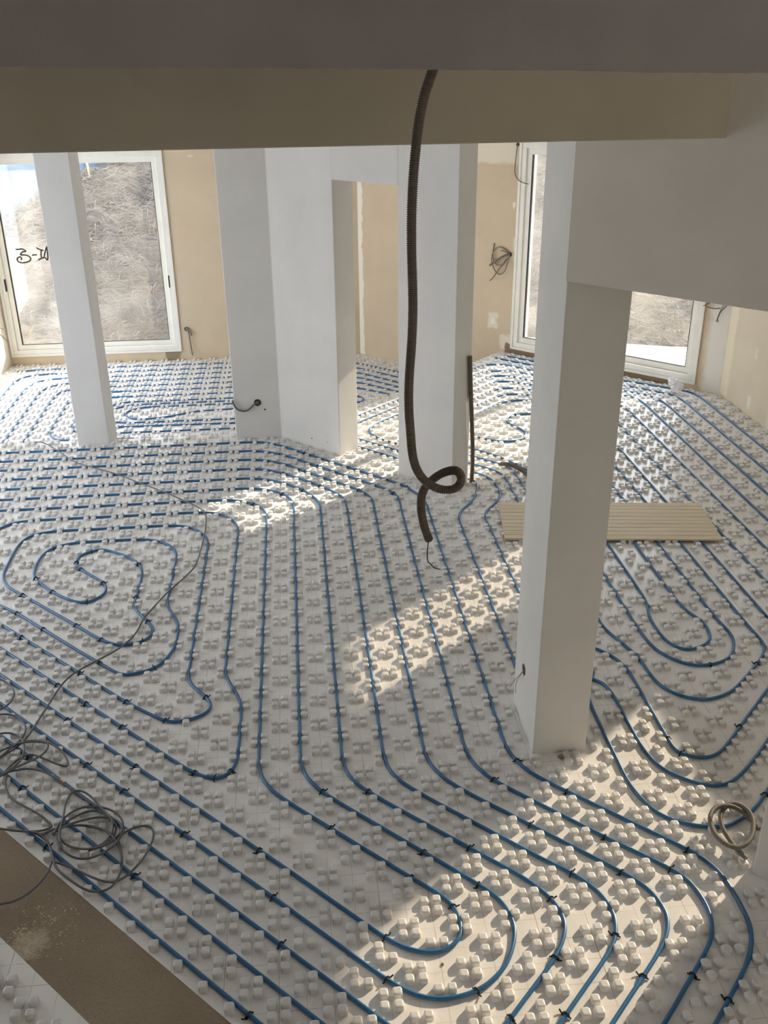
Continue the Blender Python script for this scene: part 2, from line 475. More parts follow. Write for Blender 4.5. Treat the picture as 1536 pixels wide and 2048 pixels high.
# ------------------------------------------------------------------ windows
def window(name, A, d, s0, s1, z0, z1, gmats, slots, fr=0.052, sash=0.062, flip=False, mid=True):
    a = math.atan2(d.y, d.x)
    root = empty(name, (A.x, A.y, 0), a); tag(root, kind='structure')
    f = MB()
    Y0, Y1 = -0.012, 0.07
    f.box(s0, s1, Y0, Y1, z1 - fr, z1); f.box(s0, s1, Y0, Y1, z0, z0 + fr)
    f.box(s0, s0 + fr, Y0, Y1, z0 + fr, z1 - fr); f.box(s1 - fr, s1, Y0, Y1, z0 + fr, z1 - fr)
    bevel(f.build('window_frame', M['frame'], root), 0.004)
    # stepped outer reveal strip
    f = MB()
    for (a0, a1, b0, b1) in ((s0 - .03, s1 + .03, z1, z1 + .03), (s0 - .03, s1 + .03, z0 - .03, z0), (s0 - .03, s0, z0, z1), (s1, s1 + .03, z0, z1)):
        f.box(a0, a1, -0.022, -0.001, b0, b1)
    bevel(f.build('window_trim', M['frame'], root), 0.003)
    sm = (s0 + s1) / 2
    spans = [(s0 + fr, sm + 0.03, 0.012, 0.038), (sm - 0.03, s1 - fr, 0.042, 0.066)] if mid else [(s0 + fr, s1 - fr, 0.012, 0.05)]
    for k, (a0, a1, ya, yb) in enumerate(spans):
        sb = MB()
        b0, b1 = z0 + fr, z1 - fr
        sb.box(a0, a1, ya, yb, b1 - sash, b1); sb.box(a0, a1, ya, yb, b0, b0 + sash)
        sb.box(a0, a0 + sash, ya, yb, b0 + sash, b1 - sash); sb.box(a1 - sash, a1, ya, yb, b0 + sash, b1 - sash)
        so_ = bevel(sb.build('sash', M['frame'], root), 0.004)
        g = MB().box(a0 + sash - .004, a1 - sash + .004, (ya + yb) / 2 - .003, (ya + yb) / 2 + .003, b0 + sash - .004, b1 - sash + .004)
        g.build('glass_pane', gmats[k], so_)
        gk = MB(); gy0 = ya + 0.001
        i0, i1, k0, k1 = a0 + sash, a1 - sash, b0 + sash, b1 - sash
        gk.box(i0, i1, gy0, yb, k0, k0 + .006); gk.box(i0, i0 + .014, gy0, yb, k0, k1); gk.box(i1 - .006, i1, gy0, yb, k0, k1)
        gk.build('rubber_seal', M['black'], so_)
    for (s, z) in slots:
        bevel(MB().box(s - .008, s + .008, -0.0 - .016, .01, z - .075, z + .075).build('slot_handle', M['black'], root), 0.003)
    return root
w1 = window('window_1', CORN_L, wb_d, W1[0], W1[1], W1Z[0], W1Z[1], [M['glass_left'], M['glass']], [(W1[0] + .045, 0.61), (W1[1] - .04, 0.60)])
w2 = window('window_2', CORN_M, wr_d, W2[0], W2[1], W2Z[0], W2Z[1], [M['glass'], M['glass']], [])
# high windows of the right wall
for k, (a0, a1, z0, z1) in enumerate((R1, R2)):
    root = empty('window_%d' % (3 + k), (CORN_R.x, CORN_R.y, 0), math.atan2(RW_DIR.y, RW_DIR.x)); tag(root, kind='structure')
    f = MB(); fr = 0.04
    f.box(a0, a1, 0.02, .08, z1 - fr, z1); f.box(a0, a1, 0.02, .08, z0, z0 + fr); f.box(a0, a0 + fr, 0.02, .08, z0, z1); f.box(a1 - fr, a1, 0.02, .08, z0, z1)
    f.build('window_frame', M['frame'], root)
    MB().box(a0 + fr, a1 - fr, .047, .053, z0 + fr, z1 - fr).build('glass_pane', M['sun_dimming'], root)

# marker writing on the left pane of the left window, seen from inside: 3-shape, dash, I and slash
def marker():
    dpl = wb_d; pts_sets = [
        crop(0, 280, 5.908, '185,1290 215,1296 245,1285 275,1292 308,1308 300,1322 270,1318 255,1330 240,1350 245,1362 290,1355 345,1372 368,1400 352,1432 300,1450 240,1452 200,1425 205,1392 240,1378 258,1395 250,1420'),
        crop(0, 280, 5.908, '380,1362 405,1356 435,1358'),
        crop(0, 280, 5.908, '430,1272 470,1296 515,1306'), crop(0, 280, 5.908, '488,1300 484,1350 490,1392'), crop(0, 280, 5.908, '452,1418 490,1396 530,1388'),
        crop(0, 280, 5.908, '535,1385 545,1405 562,1425 568,1380 560,1320 556,1250 552,1262 530,1330 520,1392')]
    mb = MB()
    p0 = CORN_L + Vector((-wb_d.y, wb_d.x)) * 0.018
    for s in pts_sets:
        w = [on_plane(x, y, p0, wb_d) for x, y in s]
        mb.tube(smooth_path(w, 0.05, 0.01, 3), 0.0085, 6)
    o = mb.build('marker_writing', M['marker'])
    o.parent = w1
    o.matrix_parent_inverse = Matrix.Translation(Vector((CORN_L.x, CORN_L.y, 0))).inverted() @ Matrix.Identity(4)
    o.matrix_parent_inverse = (Matrix.Translation((CORN_L.x, CORN_L.y, 0)) @ Matrix.Rotation(math.atan2(wb_d.y, wb_d.x), 4, 'Z')).inverted()
marker()

# ------------------------------------------------------------------ columns and beams
foot = []        # footprints that keep studs away
def column(name, poly, z0, z1, mat, label, cat='column', origin=None, rotz=0.0):
    """poly in world; the mesh is stored in the frame of its first face so that marks can be placed in x/z"""
    o = origin or poly[0]
    Rm = Matrix.Rotation(-rotz, 2)
    loc = [Rm @ (p - o) for p in poly]
    ob = MB().prism(loc, z0, z1).build(name, mat, None, (o.x, o.y, 0), rotz)
    bevel(ob, 0.006)
    tag(ob, label, cat)
    foot.append([(p.x, p.y) for p in poly])
    return ob
def V(x, y): return Vector((x, y))
# left slim column
lc = V(-2.690, 7.815)
column('column', [lc, lc + GX * .270, lc + GX * .270 + GY * .37, lc + GY * .37], LOW - .03, CEIL, plaster('column paint left', (0.72, 0.71, 0.70)),
       'slim white square column standing in front of the left window', rotz=YAW)
# angled pier: short straight face, then a long diagonal face
p1 = gl2(-1.45, 22.0); p2 = gl2(0.56, 22.0); p3 = p2 + GE * 0.70; p4 = p3 + GD * 0.235
p5 = isect(p4, GE, p1 + GY * .26, GX); p6 = p1 + GY * .26
m_c2 = plaster('pier paint', WHITE, specks=[(0.25, 0.17, 0.42, 0.14, 17.0, 0.15)])
column('column', [p2, p3, p4, p5, p6, p1], LOW - .03, CEIL, m_c2,
       'broad angled white pier with dark splashes near its foot', rotz=A45)
# second diagonal pier and the lintel that joins them
q1 = isect(p2, GE, V(0, 0), V(0.120, 7.034)); q2 = q1 + GE * 0.535; q3 = q2 + GD * 0.215; q4 = q1 + GD * 0.215
column('column', [q1, q2, q3, q4], -0.02, CEIL, plaster('pier paint middle', WHITE), 'white diagonal pier behind the looped hanging conduit', rotz=A45)
lt = MB()
l0 = p3; l1 = q1
lt.prism([Vector((0, 0)), Vector(((l1 - l0).length, 0)), Vector(((l1 - l0).length, .215)), Vector((0, .215))], 2.24, CEIL)
o = lt.build('lintel', M['white'], None, (l0.x, l0.y, 0), A45)
tag(o, 'white lintel bridging the opening between the two diagonal piers', 'lintel')
# main column
mc = V(0.708, 3.640)
m_main = plaster('main column paint', (0.74, 0.72, 0.68), patches=[])
main_col = column('column', [mc, mc + GX * .262, mc + GX * .262 + GY * .43, mc + GY * .43], -0.02, CEIL, m_main, 'large white square column in the foreground beside the wooden board', rotz=YAW)
# near column at the right edge of the picture
rc = V(1.502, 2.885)
column('column', [rc, rc + GE * .30, rc + GE * .30 + GD * .24, rc + GD * .24], -0.02, 2.27, M['white'], 'white column cut off by the right edge next to the grey conduit coil', rotz=A45)
# deep diagonal downstand on the main column
DB = V(0.700, 3.634)
dbd = Vector((math.cos(math.radians(-41.2)), math.sin(math.radians(-41.2)))); dbn = Vector((-dbd.y, dbd.x))
o = MB().prism([Vector((0, 0)), Vector((2.9, 0)), Vector((2.9, .2)), Vector((0.21, .2)), Vector((0.02, .005))], 2.278, CEIL).build('beam', plaster('deep beam paint', (0.82, 0.77, 0.71)), None, (DB.x, DB.y, 0), math.radians(-41.2))
bevel(o, .006); tag(o, 'deep plastered beam running diagonally right from the foreground column', 'beam')
# crossing beam
xb1 = V(1.134, 3.272); xb0 = V(-1.107, 2.942); xbd = (xb1 - xb0).normalized(); xs = xb0 - xbd * 3.6
ln = (xb1 - xs).length
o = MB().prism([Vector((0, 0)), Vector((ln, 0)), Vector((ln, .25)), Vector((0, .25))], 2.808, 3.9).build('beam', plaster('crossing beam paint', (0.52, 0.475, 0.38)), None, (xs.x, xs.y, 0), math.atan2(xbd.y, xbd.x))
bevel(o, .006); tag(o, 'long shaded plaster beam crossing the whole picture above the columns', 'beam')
# nearest dark beam with a rough lower edge
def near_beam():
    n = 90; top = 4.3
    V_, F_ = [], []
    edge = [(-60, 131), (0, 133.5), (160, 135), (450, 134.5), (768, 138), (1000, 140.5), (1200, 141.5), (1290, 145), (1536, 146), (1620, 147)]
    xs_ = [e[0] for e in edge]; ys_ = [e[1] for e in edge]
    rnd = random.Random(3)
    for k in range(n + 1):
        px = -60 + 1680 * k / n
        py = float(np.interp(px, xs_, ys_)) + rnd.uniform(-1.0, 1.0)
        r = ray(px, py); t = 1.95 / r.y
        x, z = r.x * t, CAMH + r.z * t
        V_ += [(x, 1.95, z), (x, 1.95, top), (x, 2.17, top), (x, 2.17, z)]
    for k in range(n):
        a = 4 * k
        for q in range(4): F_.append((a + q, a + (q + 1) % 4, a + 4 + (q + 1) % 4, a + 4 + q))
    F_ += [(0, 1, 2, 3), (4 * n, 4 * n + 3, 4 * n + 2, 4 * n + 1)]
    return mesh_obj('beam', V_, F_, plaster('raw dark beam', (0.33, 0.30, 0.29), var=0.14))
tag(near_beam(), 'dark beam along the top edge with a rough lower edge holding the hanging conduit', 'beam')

# ------------------------------------------------------------------ blue heating pipes, in grid units
PIPES = [
 ('innermost', 0, 'blue heating pipe that winds into the S shaped centre of the left spiral',
  [(-10,9.40),(-7.05,6.45),(-3.54,2.94),(-2.46,2.02),(-2.03,1.92),(-1.42,2.15),(-1.25,2.53),(-1.48,2.99),(-2.0,3.65),(-2.0,5),(-2.0,12.0),(-2.16,12.53),(-2.69,13.26),(-3.43,13.5),(-7.64,13.5),(-8.38,13.24),(-8.63,12.5),(-8.6,10.3),(-8.25,9.55),(-7.65,8.99),(-5.58,6.93),(-4.67,6.01),(-4.09,5.64),(-3.49,5.79),(-3.25,6.12),(-3.22,6.48),(-3.5,6.98),(-4.0,7.75),(-4.0,9.82),(-4.15,10.6),(-4.77,11.31),(-5.6,11.89),(-5.97,11.75),(-6.31,11.48),(-6.37,10.95),(-6.16,10.52),(-5.2,9.51),(-5.02,9.06),(-5.06,8.64),(-5.49,8.2),(-5.98,8.39),(-6.73,9.04),(-7.45,9.93),(-7.63,10.46),(-7.65,11.52),(-7.4,12.16),(-6.68,12.5),(-4.49,12.5),(-3.77,12.32),(-3.19,11.74),(-3.0,11.1),(-3.0,8.2),(-2.95,7.7),(-2.67,7.07),(-2.5,6.58),(-2.49,5.5),(-2.6,5.1),(-2.75,4.69),(-3.0,4.38),(-3.51,4.17),(-3.9,4.22),(-4.52,4.82),(-5.36,5.65),(-7.54,7.87),(-8.15,8.35),(-9.5,9.7)]),
 ('z', 0, 'blue heating pipe forming the outermost turn around the left spiral',
  [(-10.4,12.8),(-9.9,13.5),(-9.36,14.3),(-8.74,14.5),(-2.62,14.5),(-1.86,14.36),(-1.28,13.79),(-1.0,13.06),(-1,3.95),(-.84,3.45),(-.54,2.74),(-.48,2.1),(-.5,.5),(-.61,-.12),(-1.0,-.36),(-1.6,.0),(-10,8.41)]),
 ('a', 0, 'blue heating pipe making the smallest hairpin turn near the bottom centre',
  [(-13,15.5),(-1.33,15.5),(-.45,15.0),(-.07,14.4),(0,13.5),(0,0),(.19,-.69),(.72,-1.3),(3.23,-3.78),(3.76,-4.27),(3.97,-4.62),(4.03,-5.0),(3.94,-5.35),(3.62,-5.58),(3.25,-5.59),(2.84,-5.42),(2.49,-5.14),(.7,-3.30),(-9,6.41)]),
 ('b', 0, 'blue heating pipe making the second hairpin turn outside the smallest bottom one',
  [(-13,16.5),(-.5,16.5),(.54,15.95),(1.0,15.1),(1,13.4),(1,0),(1.21,-.69),(1.75,-1.32),(4.6,-4.12),(4.9,-4.5),(5.03,-4.88),(5.04,-5.3),(4.82,-5.83),(4.54,-6.18),(4.07,-6.5),(3.46,-6.6),(3.04,-6.5),(2.68,-6.28),(2.24,-5.87),(.5,-4.09),(-9,5.41)]),
 ('c', 0, 'blue heating pipe third from left of the straight runs, curving out at the bottom edge',
  [(-13,17.5),(-.5,17.5),(.5,17.0),(1.43,16.07),(2.0,14.9),(2,14),(2,0),(2.16,-.69),(2.71,-1.32),(5.09,-3.6),(5.55,-4.04),(5.94,-4.59),(6.06,-5.07),(5.95,-5.5),(5.6,-6.0),(4.54,-7.08),(3.9,-7.75)]),
 ('d', 0, 'blue heating pipe fourth of the straight runs down the middle of the upper floor',
  [(-13,18.5),(-.5,18.5),(.5,18.0),(2.08,16.42),(2.97,15.2),(3,13.9),(3,0),(3.16,-.68),(3.72,-1.33),(6.03,-3.57),(6.51,-3.97),(6.91,-4.47),(7.06,-5.01),(6.97,-5.5),(6.74,-5.88),(5.39,-7.25),(4.8,-7.85)]),
 ('e', 0, 'blue heating pipe fifth of the straight runs down the middle of the upper floor',
  [(-13,19.5),(-.5,19.5),(.6,18.95),(1.5,17.95),(3.59,15.82),(4.03,15.0),(4,13.4),(4,0),(4.2,-.68),(4.67,-1.28),(7.59,-4.1),(7.94,-4.53),(8.08,-5.03),(8.04,-5.4),(7.78,-5.86),(6.26,-7.38),(5.7,-7.95)]),
 ('f', 0, 'blue heating pipe passing just behind the free end of the hanging conduit',
  [(-13,20.5),(-.5,20.5),(.5,20.0),(4.89,15.55),(5.05,14.5),(5,13.4),(5,0),(5.2,-.68),(5.6,-1.2),(7.49,-3.07),(8.55,-4.05),(8.83,-4.4),(8.95,-5.0),(8.88,-5.5),(8.67,-5.92),(7.17,-7.47),(6.6,-8.0)]),
 ('g', 0, 'blue heating pipe running closest along the foot of the angled pier',
  [(-13,21.5),(-.5,21.55),(.3,21.2),(5.4,16.05),(6.0,14.7),(6,13),(6,.1),(6.18,-.55),(6.5,-1.05),(8.64,-3.13),(9.15,-3.62),(9.44,-4.0),(9.6,-4.5),(9.62,-5.4),(9.52,-5.85),(9.22,-6.37),(8.1,-7.52),(7.5,-8.1)]),
 ('d4', 0, 'straight diagonal blue heating pipe with a brass coupling, passing under the lower left',
  [(-8,3.41),(2.8,-7.39)]),
 ('d5', 0, 'straight diagonal blue heating pipe second nearest to the bare concrete strip', [(-8,2.41),(2.2,-7.79)]),
 ('d6', 0, 'straight diagonal blue heating pipe nearest to the bare concrete strip', [(-8,1.44),(1.4,-7.96)]),
 ('h', 0, 'blue heating pipe passing under the grey conduit coil at lower right',
  [(9.05,2.9),(8.75,2.3),(8.55,1.7),(8.55,-1.56),(8.77,-2.33),(9.03,-2.68),(9.49,-2.94),(10.04,-3.05),(10.35,-3.02),(11.0,-2.68),(11.61,-2.1),(13.5,-.2)]),
 ('q8k', 0, 'blue heating pipe that bends round the back of the large foreground column',
  [(8.2,17.2),(8.75,16.6),(8.98,16.0),(9.0,15.0),(8.9,14.47),(8.46,13.81),(8.11,13.33),(7.98,12.8),(8,12),(8,4.2),(8.2,3.4),(8.93,2.6),(9.19,2.34),(9.27,1.8),(9.28,-.17),(9.42,-.99),(9.86,-1.5),(10.37,-1.79),(10.79,-1.78),(11.25,-1.5),(11.99,-.83),(13.8,1.0)]),
 ('q7', 0, 'blue heating pipe curving past the foot of the middle pier to the foreground column',
  [(7.9,16.45),(8.17,16.26),(8.27,15.8),(8.01,14.76),(7.65,14.08),(7.27,13.6),(7.03,13.04),(7,12.0),(7.0,2.62)]),
 ('m', 0, 'blue heating pipe third outwards around the closed loop at right, near the foreground column',
  [(8.5,4.6),(9.0,4.45),(9.44,4.04),(9.8,3.64),(10.03,3.0),(10.04,-.12),(10.06,-.49),(10.25,-.7),(10.67,-.85),(11.14,-.68),(12.01,.22),(14.5,2.75)]),
 ('r1', 0, 'blue heating pipe bending in the innermost turn of the right hand loop',
  [(12.75,14.0),(12.73,12.0),(12.72,6.3),(12.82,5.61),(13.07,5.03),(12.97,4.28),(12.7,3.9),(12.14,3.65),(11.78,3.78),(11.55,4.26),(11.53,5.21),(11.6,5.7),(11.78,6.29),(11.8,7.15),(11.78,14.0)]),
 ('r2', 0, 'blue heating pipe in the second turn of the right hand loop',
  [(13.5,15.6),(13.53,10.3),(13.5,5.3),(13.6,4.4),(13.49,3.86),(13.15,3.27),(12.78,3.01),(12.38,2.89),(11.84,2.9),(11.39,3.29),(11.09,3.85),(11.0,4.87),(11.0,15.0),(10.8,16.5),(9.74,18.56),(8.4,19.95)]),
 ('r3', 0, 'blue heating pipe in the third turn of the right hand loop',
  [(14.25,17.6),(14.3,10),(14.27,4.61),(14.32,3.85),(14.19,3.42),(13.81,2.94),(12.82,1.98),(12.3,1.56),(11.69,1.36),(11.25,1.45),(10.78,1.81),(10.56,2.39),(10.53,3.47),(10.29,4.21),(10.02,4.99),(10.0,5.67),(10.0,16.5),(9.95,17.3),(9.58,17.77),(8.97,18.35),(8.3,19.0)]),
 ('q9', 0, 'blue heating pipe running under the left end of the wooden board',
  [(8.2,18.15),(8.8,17.55),(9.29,17.03),(9.49,16.5),(9.5,15.5),(9.5,6.8),(9.4,6.0),(9.2,5.4),(8.4,5.2)]),
 ('t8', 0, 'blue heating pipe appearing beside the column behind the wooden board', [(15.05,5.0),(15.05,10.0),(15.04,18.5),(14.9,20.3),(14.3,21.2)]),
 ('r4', 0, 'blue heating pipe second from the column, straight to the right of the wooden board', [(16.0,4.4),(16.0,21.9),(15.7,23.3),(14.9,24.2),(12.62,25.67),(12.0,25.7),(11.25,25.44),(10.46,24.75),(9.0,23.2)]),
 ('t5', 0, 'blue heating pipe straight across the right floor, third from the column', [(17.05,3.0),(17.05,23.6),(16.9,24.5),(16.2,25.0),(13.4,26.0),(12.6,26.6),(11.82,26.7),(11.3,26.45),(10.44,25.62),(8.5,23.7)]),
 ('t4', 0, 'blue heating pipe in the middle of the parallel runs on the right floor', [(18.1,3.0),(18.15,24.5),(18.0,25.4),(17.4,25.87),(13.4,27.0),(12.85,27.4),(12.3,27.65),(11.76,27.65),(11.26,27.4),(9.0,25.2)]),
 ('t3', 0, 'blue heating pipe third from the right wall', [(19.15,3.0),(19.17,24.2),(19.0,25.2),(18.64,25.71),(17.7,26.6),(16.2,26.9),(14.6,27.3),(13.36,27.96),(12.82,28.42),(12.31,28.77),(11.79,28.8),(11.31,28.5),(9.0,26.2)]),
 ('t2', 0, 'blue heating pipe second from the right wall', [(20.15,3.0),(20.18,24.76),(19.95,25.6),(19.28,26.24),(18.0,27.4),(16.0,27.9),(14.5,28.3),(13.56,28.66),(12.95,29.3),(12.51,29.7),(11.89,29.78),(11.31,29.5),(10.64,28.8),(9.4,27.6)]),
 ('t1', 0, 'blue heating pipe nearest to the right wall, passing under the white plastic bag', [(21.15,6.0),(21.2,24.7),(21.1,25.75),(20.6,26.3),(19.6,27.1),(18.37,28.1),(13.79,29.68),(13.38,30.09),(12.93,30.44),(12.5,30.62),(11.98,30.6),(11.37,30.55),(10.91,30.22),(9.9,29.2)]),
 ('a3', 0, 'blue heating pipe arching outermost but two beneath the right window', [(17.6,28.6),(16.0,29.0),(14.01,30.43),(13.5,30.92),(13.08,31.47),(12.56,31.79),(12.13,31.84),(11.52,31.73),(11.12,31.35),(10.6,30.8)]),
 ('a2', 0, 'blue heating pipe second from the wall beneath the right window', [(16.5,29.3),(14.3,31.38),(13.27,32.34),(12.53,33.05)]),
 ('a1', 0, 'blue heating pipe closest to the wall beneath the right window', [(16.4,30.2),(14.47,32.18),(13.47,33.15),(13.1,33.4)]),
 ('b1', 0, 'blue heating pipe with a tight S turn between the middle pier and the foreground column', [(14.3,22.6),(13.6,23.5),(12.6,23.72),(12.27,23.7),(11.48,23.67),(11.13,23.35),(10.99,23.0),(10.95,22.56),(11.15,22.18),(11.4,21.67),(11.5,21.2),(11.36,20.87),(11.11,20.41),(10.73,20.28),(10.27,20.25),(9.77,20.49),(9.22,20.95),(8.3,21.9)]),
 ('u1', 0, 'blue heating pipe nearest the step edge in the gap between the piers', [(3.6,23.85),(6.4,26.6),(7.6,27.7)]),
 ('u2', 0, 'second blue heating pipe from the step edge in the gap between the piers', [(3.6,22.95),(5.3,24.62),(6.5,25.8),(8.0,27.2)]),
 ('u3', 0, 'blue heating pipe with a sharp bend in the gap between the piers', [(7.5,25.7),(6.04,24.3),(4.89,23.19),(4.54,22.65),(4.47,22.13),(4.73,21.5),(5.04,21.1),(5.63,20.55),(7.4,18.8),(8.2,18.9)]),
 ('u4', 0, 'blue heating pipe crossing the gap between the piers, second above the sunlit studs', [(3.7,21.6),(5.54,19.75),(6.9,18.4)]),
 ('u5', 0, 'blue heating pipe crossing the gap between the piers nearest to the sunlit studs', [(3.6,20.7),(5.44,18.84),(6.6,17.7)]),
 # lower floor by the left window
 ('la', 1, 'blue heating pipe closest to the wall under the left window on the lower floor', [(5.05,40.15),(0.6,40.85),(-13.6,40.83),(-14.43,40.8),(-15.85,40.6)]),
 ('lb', 1, 'blue heating pipe second from the wall on the lower floor', [(8.0,37.1),(5.34,39.7),(4.4,39.83),(-13.6,39.83),(-14.43,39.76),(-15.06,39.47),(-15.4,38.81),(-15.5,38.06),(-15.5,28.4)]),
 ('lc', 1, 'blue heating pipe third from the wall on the lower floor', [(8.0,35.95),(5.26,38.7),(4.5,38.83),(-13.2,38.8),(-14.03,38.4),(-14.35,37.83),(-14.5,37.02),(-14.5,28.2)]),
 ('ld', 1, 'blue heating pipe fourth from the wall on the lower floor', [(8.0,34.8),(5.2,37.7),(4.5,37.83),(-12.25,37.8),(-12.95,37.4),(-13.4,36.86),(-13.5,36.03),(-13.5,28.2)]),
 ('le', 1, 'blue heating pipe fifth from the wall on the lower floor', [(8.0,33.9),(5.15,36.75),(4.5,36.83),(-11.3,36.8),(-12.22,36.23),(-12.42,35.82),(-12.5,35.06),(-12.5,28.2)]),
 ('lf', 1, 'blue heating pipe sixth from the wall on the lower floor', [(7.3,33.6),(5.1,35.75),(4.5,35.83),(-10.4,35.8),(-11.2,35.4),(-11.5,34.6),(-11.5,30.1),(-11.5,29.4),(-11.3,28.8),(-11.0,28.35),(-10.5,28.1),(-7.0,28.0)]),
 ('lg', 1, 'blue heating pipe seventh from the wall on the lower floor', [(6.7,33.3),(5.0,34.7),(4.5,34.83),(-9.4,34.8),(-10.1,34.4),(-10.5,33.6),(-10.5,30.0),(-10.1,29.2),(-9.3,28.9),(1.0,28.84)]),
 ('lh', 1, 'blue heating pipe eighth from the wall on the lower floor', [(1.5,33.83),(-7.8,33.83),(-8.27,33.8),(-8.85,33.45),(-9.4,32.6),(-9.5,31.2),(-9.1,30.0),(-8.4,29.8),(1.5,29.6)]),
 ('li', 1, 'blue heating pipe running around the outside of the long hairpin on the lower floor', [(1.5,33.33),(-7.67,33.33),(-8.12,33.22),(-8.72,32.75),(-9.0,31.8),(-8.7,30.9),(-8.27,30.55),(-7.75,30.36),(1.5,30.33)]),
 ('lj', 1, 'blue heating pipe bent into a long thin hairpin on the lower floor', [(1.5,32.83),(-6.45,32.83),(-7.27,32.77),(-7.73,32.47),(-7.96,32.15),(-8.0,31.67),(-7.63,31.08),(-7.24,30.87),(-6.35,30.89),(-5.57,31.1),(-4.72,31.55),(-4.28,31.76),(-3.47,31.87),(-2.33,31.95),(1.5,32.2)]),
 ('lk', 1, 'short curve of blue heating pipe in the gap between the piers on the lower floor', [(3.6,34.2),(4.86,33.24),(5.03,32.8),(5.0,32.4),(4.7,32.15),(3.2,32.6)]),
]
pipe_paths = []      # (level, Nx2 array world, ) for stud removal and clips
pipe_objs = {}
for key, lev, label, pts in PIPES:
    z = (LOW if lev else 0.0) + 0.0092
    gp = smooth_path([Vector((a, b, 0)) for a, b in pts], 0.55, 0.12, 6)
    wp = [g2w(p.x, p.y, z) for p in gp]
    o = MB().tube(wp, 0.0085, 12).build('heating_pipe', M['pipe'], smooth=True)
    tag(o, label, 'pipe', 'blue underfloor heating pipes')
    pipe_objs[key] = o
    dense = []
    for a, b in zip(wp[:-1], wp[1:]):
        m = max(1, int((b - a).length / 0.02))
        for q in range(m): dense.append(tuple(a.lerp(b, q / m))[:2])
    pipe_paths.append((lev, np.array(dense)))
# brass coupling on the diagonal pipe
cpt = on_z(176, 1533, 0.0092); cd3 = Vector((GE.x, GE.y, 0))
gi, gj = w2g(cpt.x, cpt.y); k = (gi + gj + 4.59) / 2; cpt = g2w(gi - k, gj - k, 0.0092)
mb = MB(); mb.tube([cpt - cd3 * .016, cpt - cd3 * .006], .0108, 12); mb.tube([cpt - cd3 * .006, cpt + cd3 * .006], .0098, 12); mb.tube([cpt + cd3 * .006, cpt + cd3 * .016], .0108, 12)
o = mb.build('coupling', M['brass'], pipe_objs['d4'], smooth=False); o['label'] = 'brass coupling'

# ------------------------------------------------------------------ studded mats
def nub_template(h=0.0225):
    rings = [(0.0182, 0.0, 0.0090), (0.0175, h - .0065, 0.0088), (0.0167, h - .0025, 0.0085), (0.0146, h - .0003, 0.0074), (0.0085, h, 0.0042)]
    V_ = []
    for (hw, z, r) in rings:
        for c in range(4):
            a0 = c * math.pi / 2
            cx = (hw - r) * (1 if c in (0, 3) else -1); cyy = (hw - r) * (1 if c in (0, 1) else -1)
            for q in range(3):
                a = a0 + q * math.pi / 4
                V_.append((cx + r * math.cos(a), cyy + r * math.sin(a), z))
    n = 12; F_ = []
    for k in range(len(rings) - 1):
        for q in range(n):
            F_.append((k * n + q, k * n + (q + 1) % n, (k + 1) * n + (q + 1) % n, (k + 1) * n + q))
    V_.append((0, 0, h - 0.0012)); c = len(V_) - 1
    t = (len(rings) - 1) * n
    for q in range(n): F_.append((t + q, t + (q + 1) % n, c))
    return np.array(V_), F_
NV, NF = nub_template()
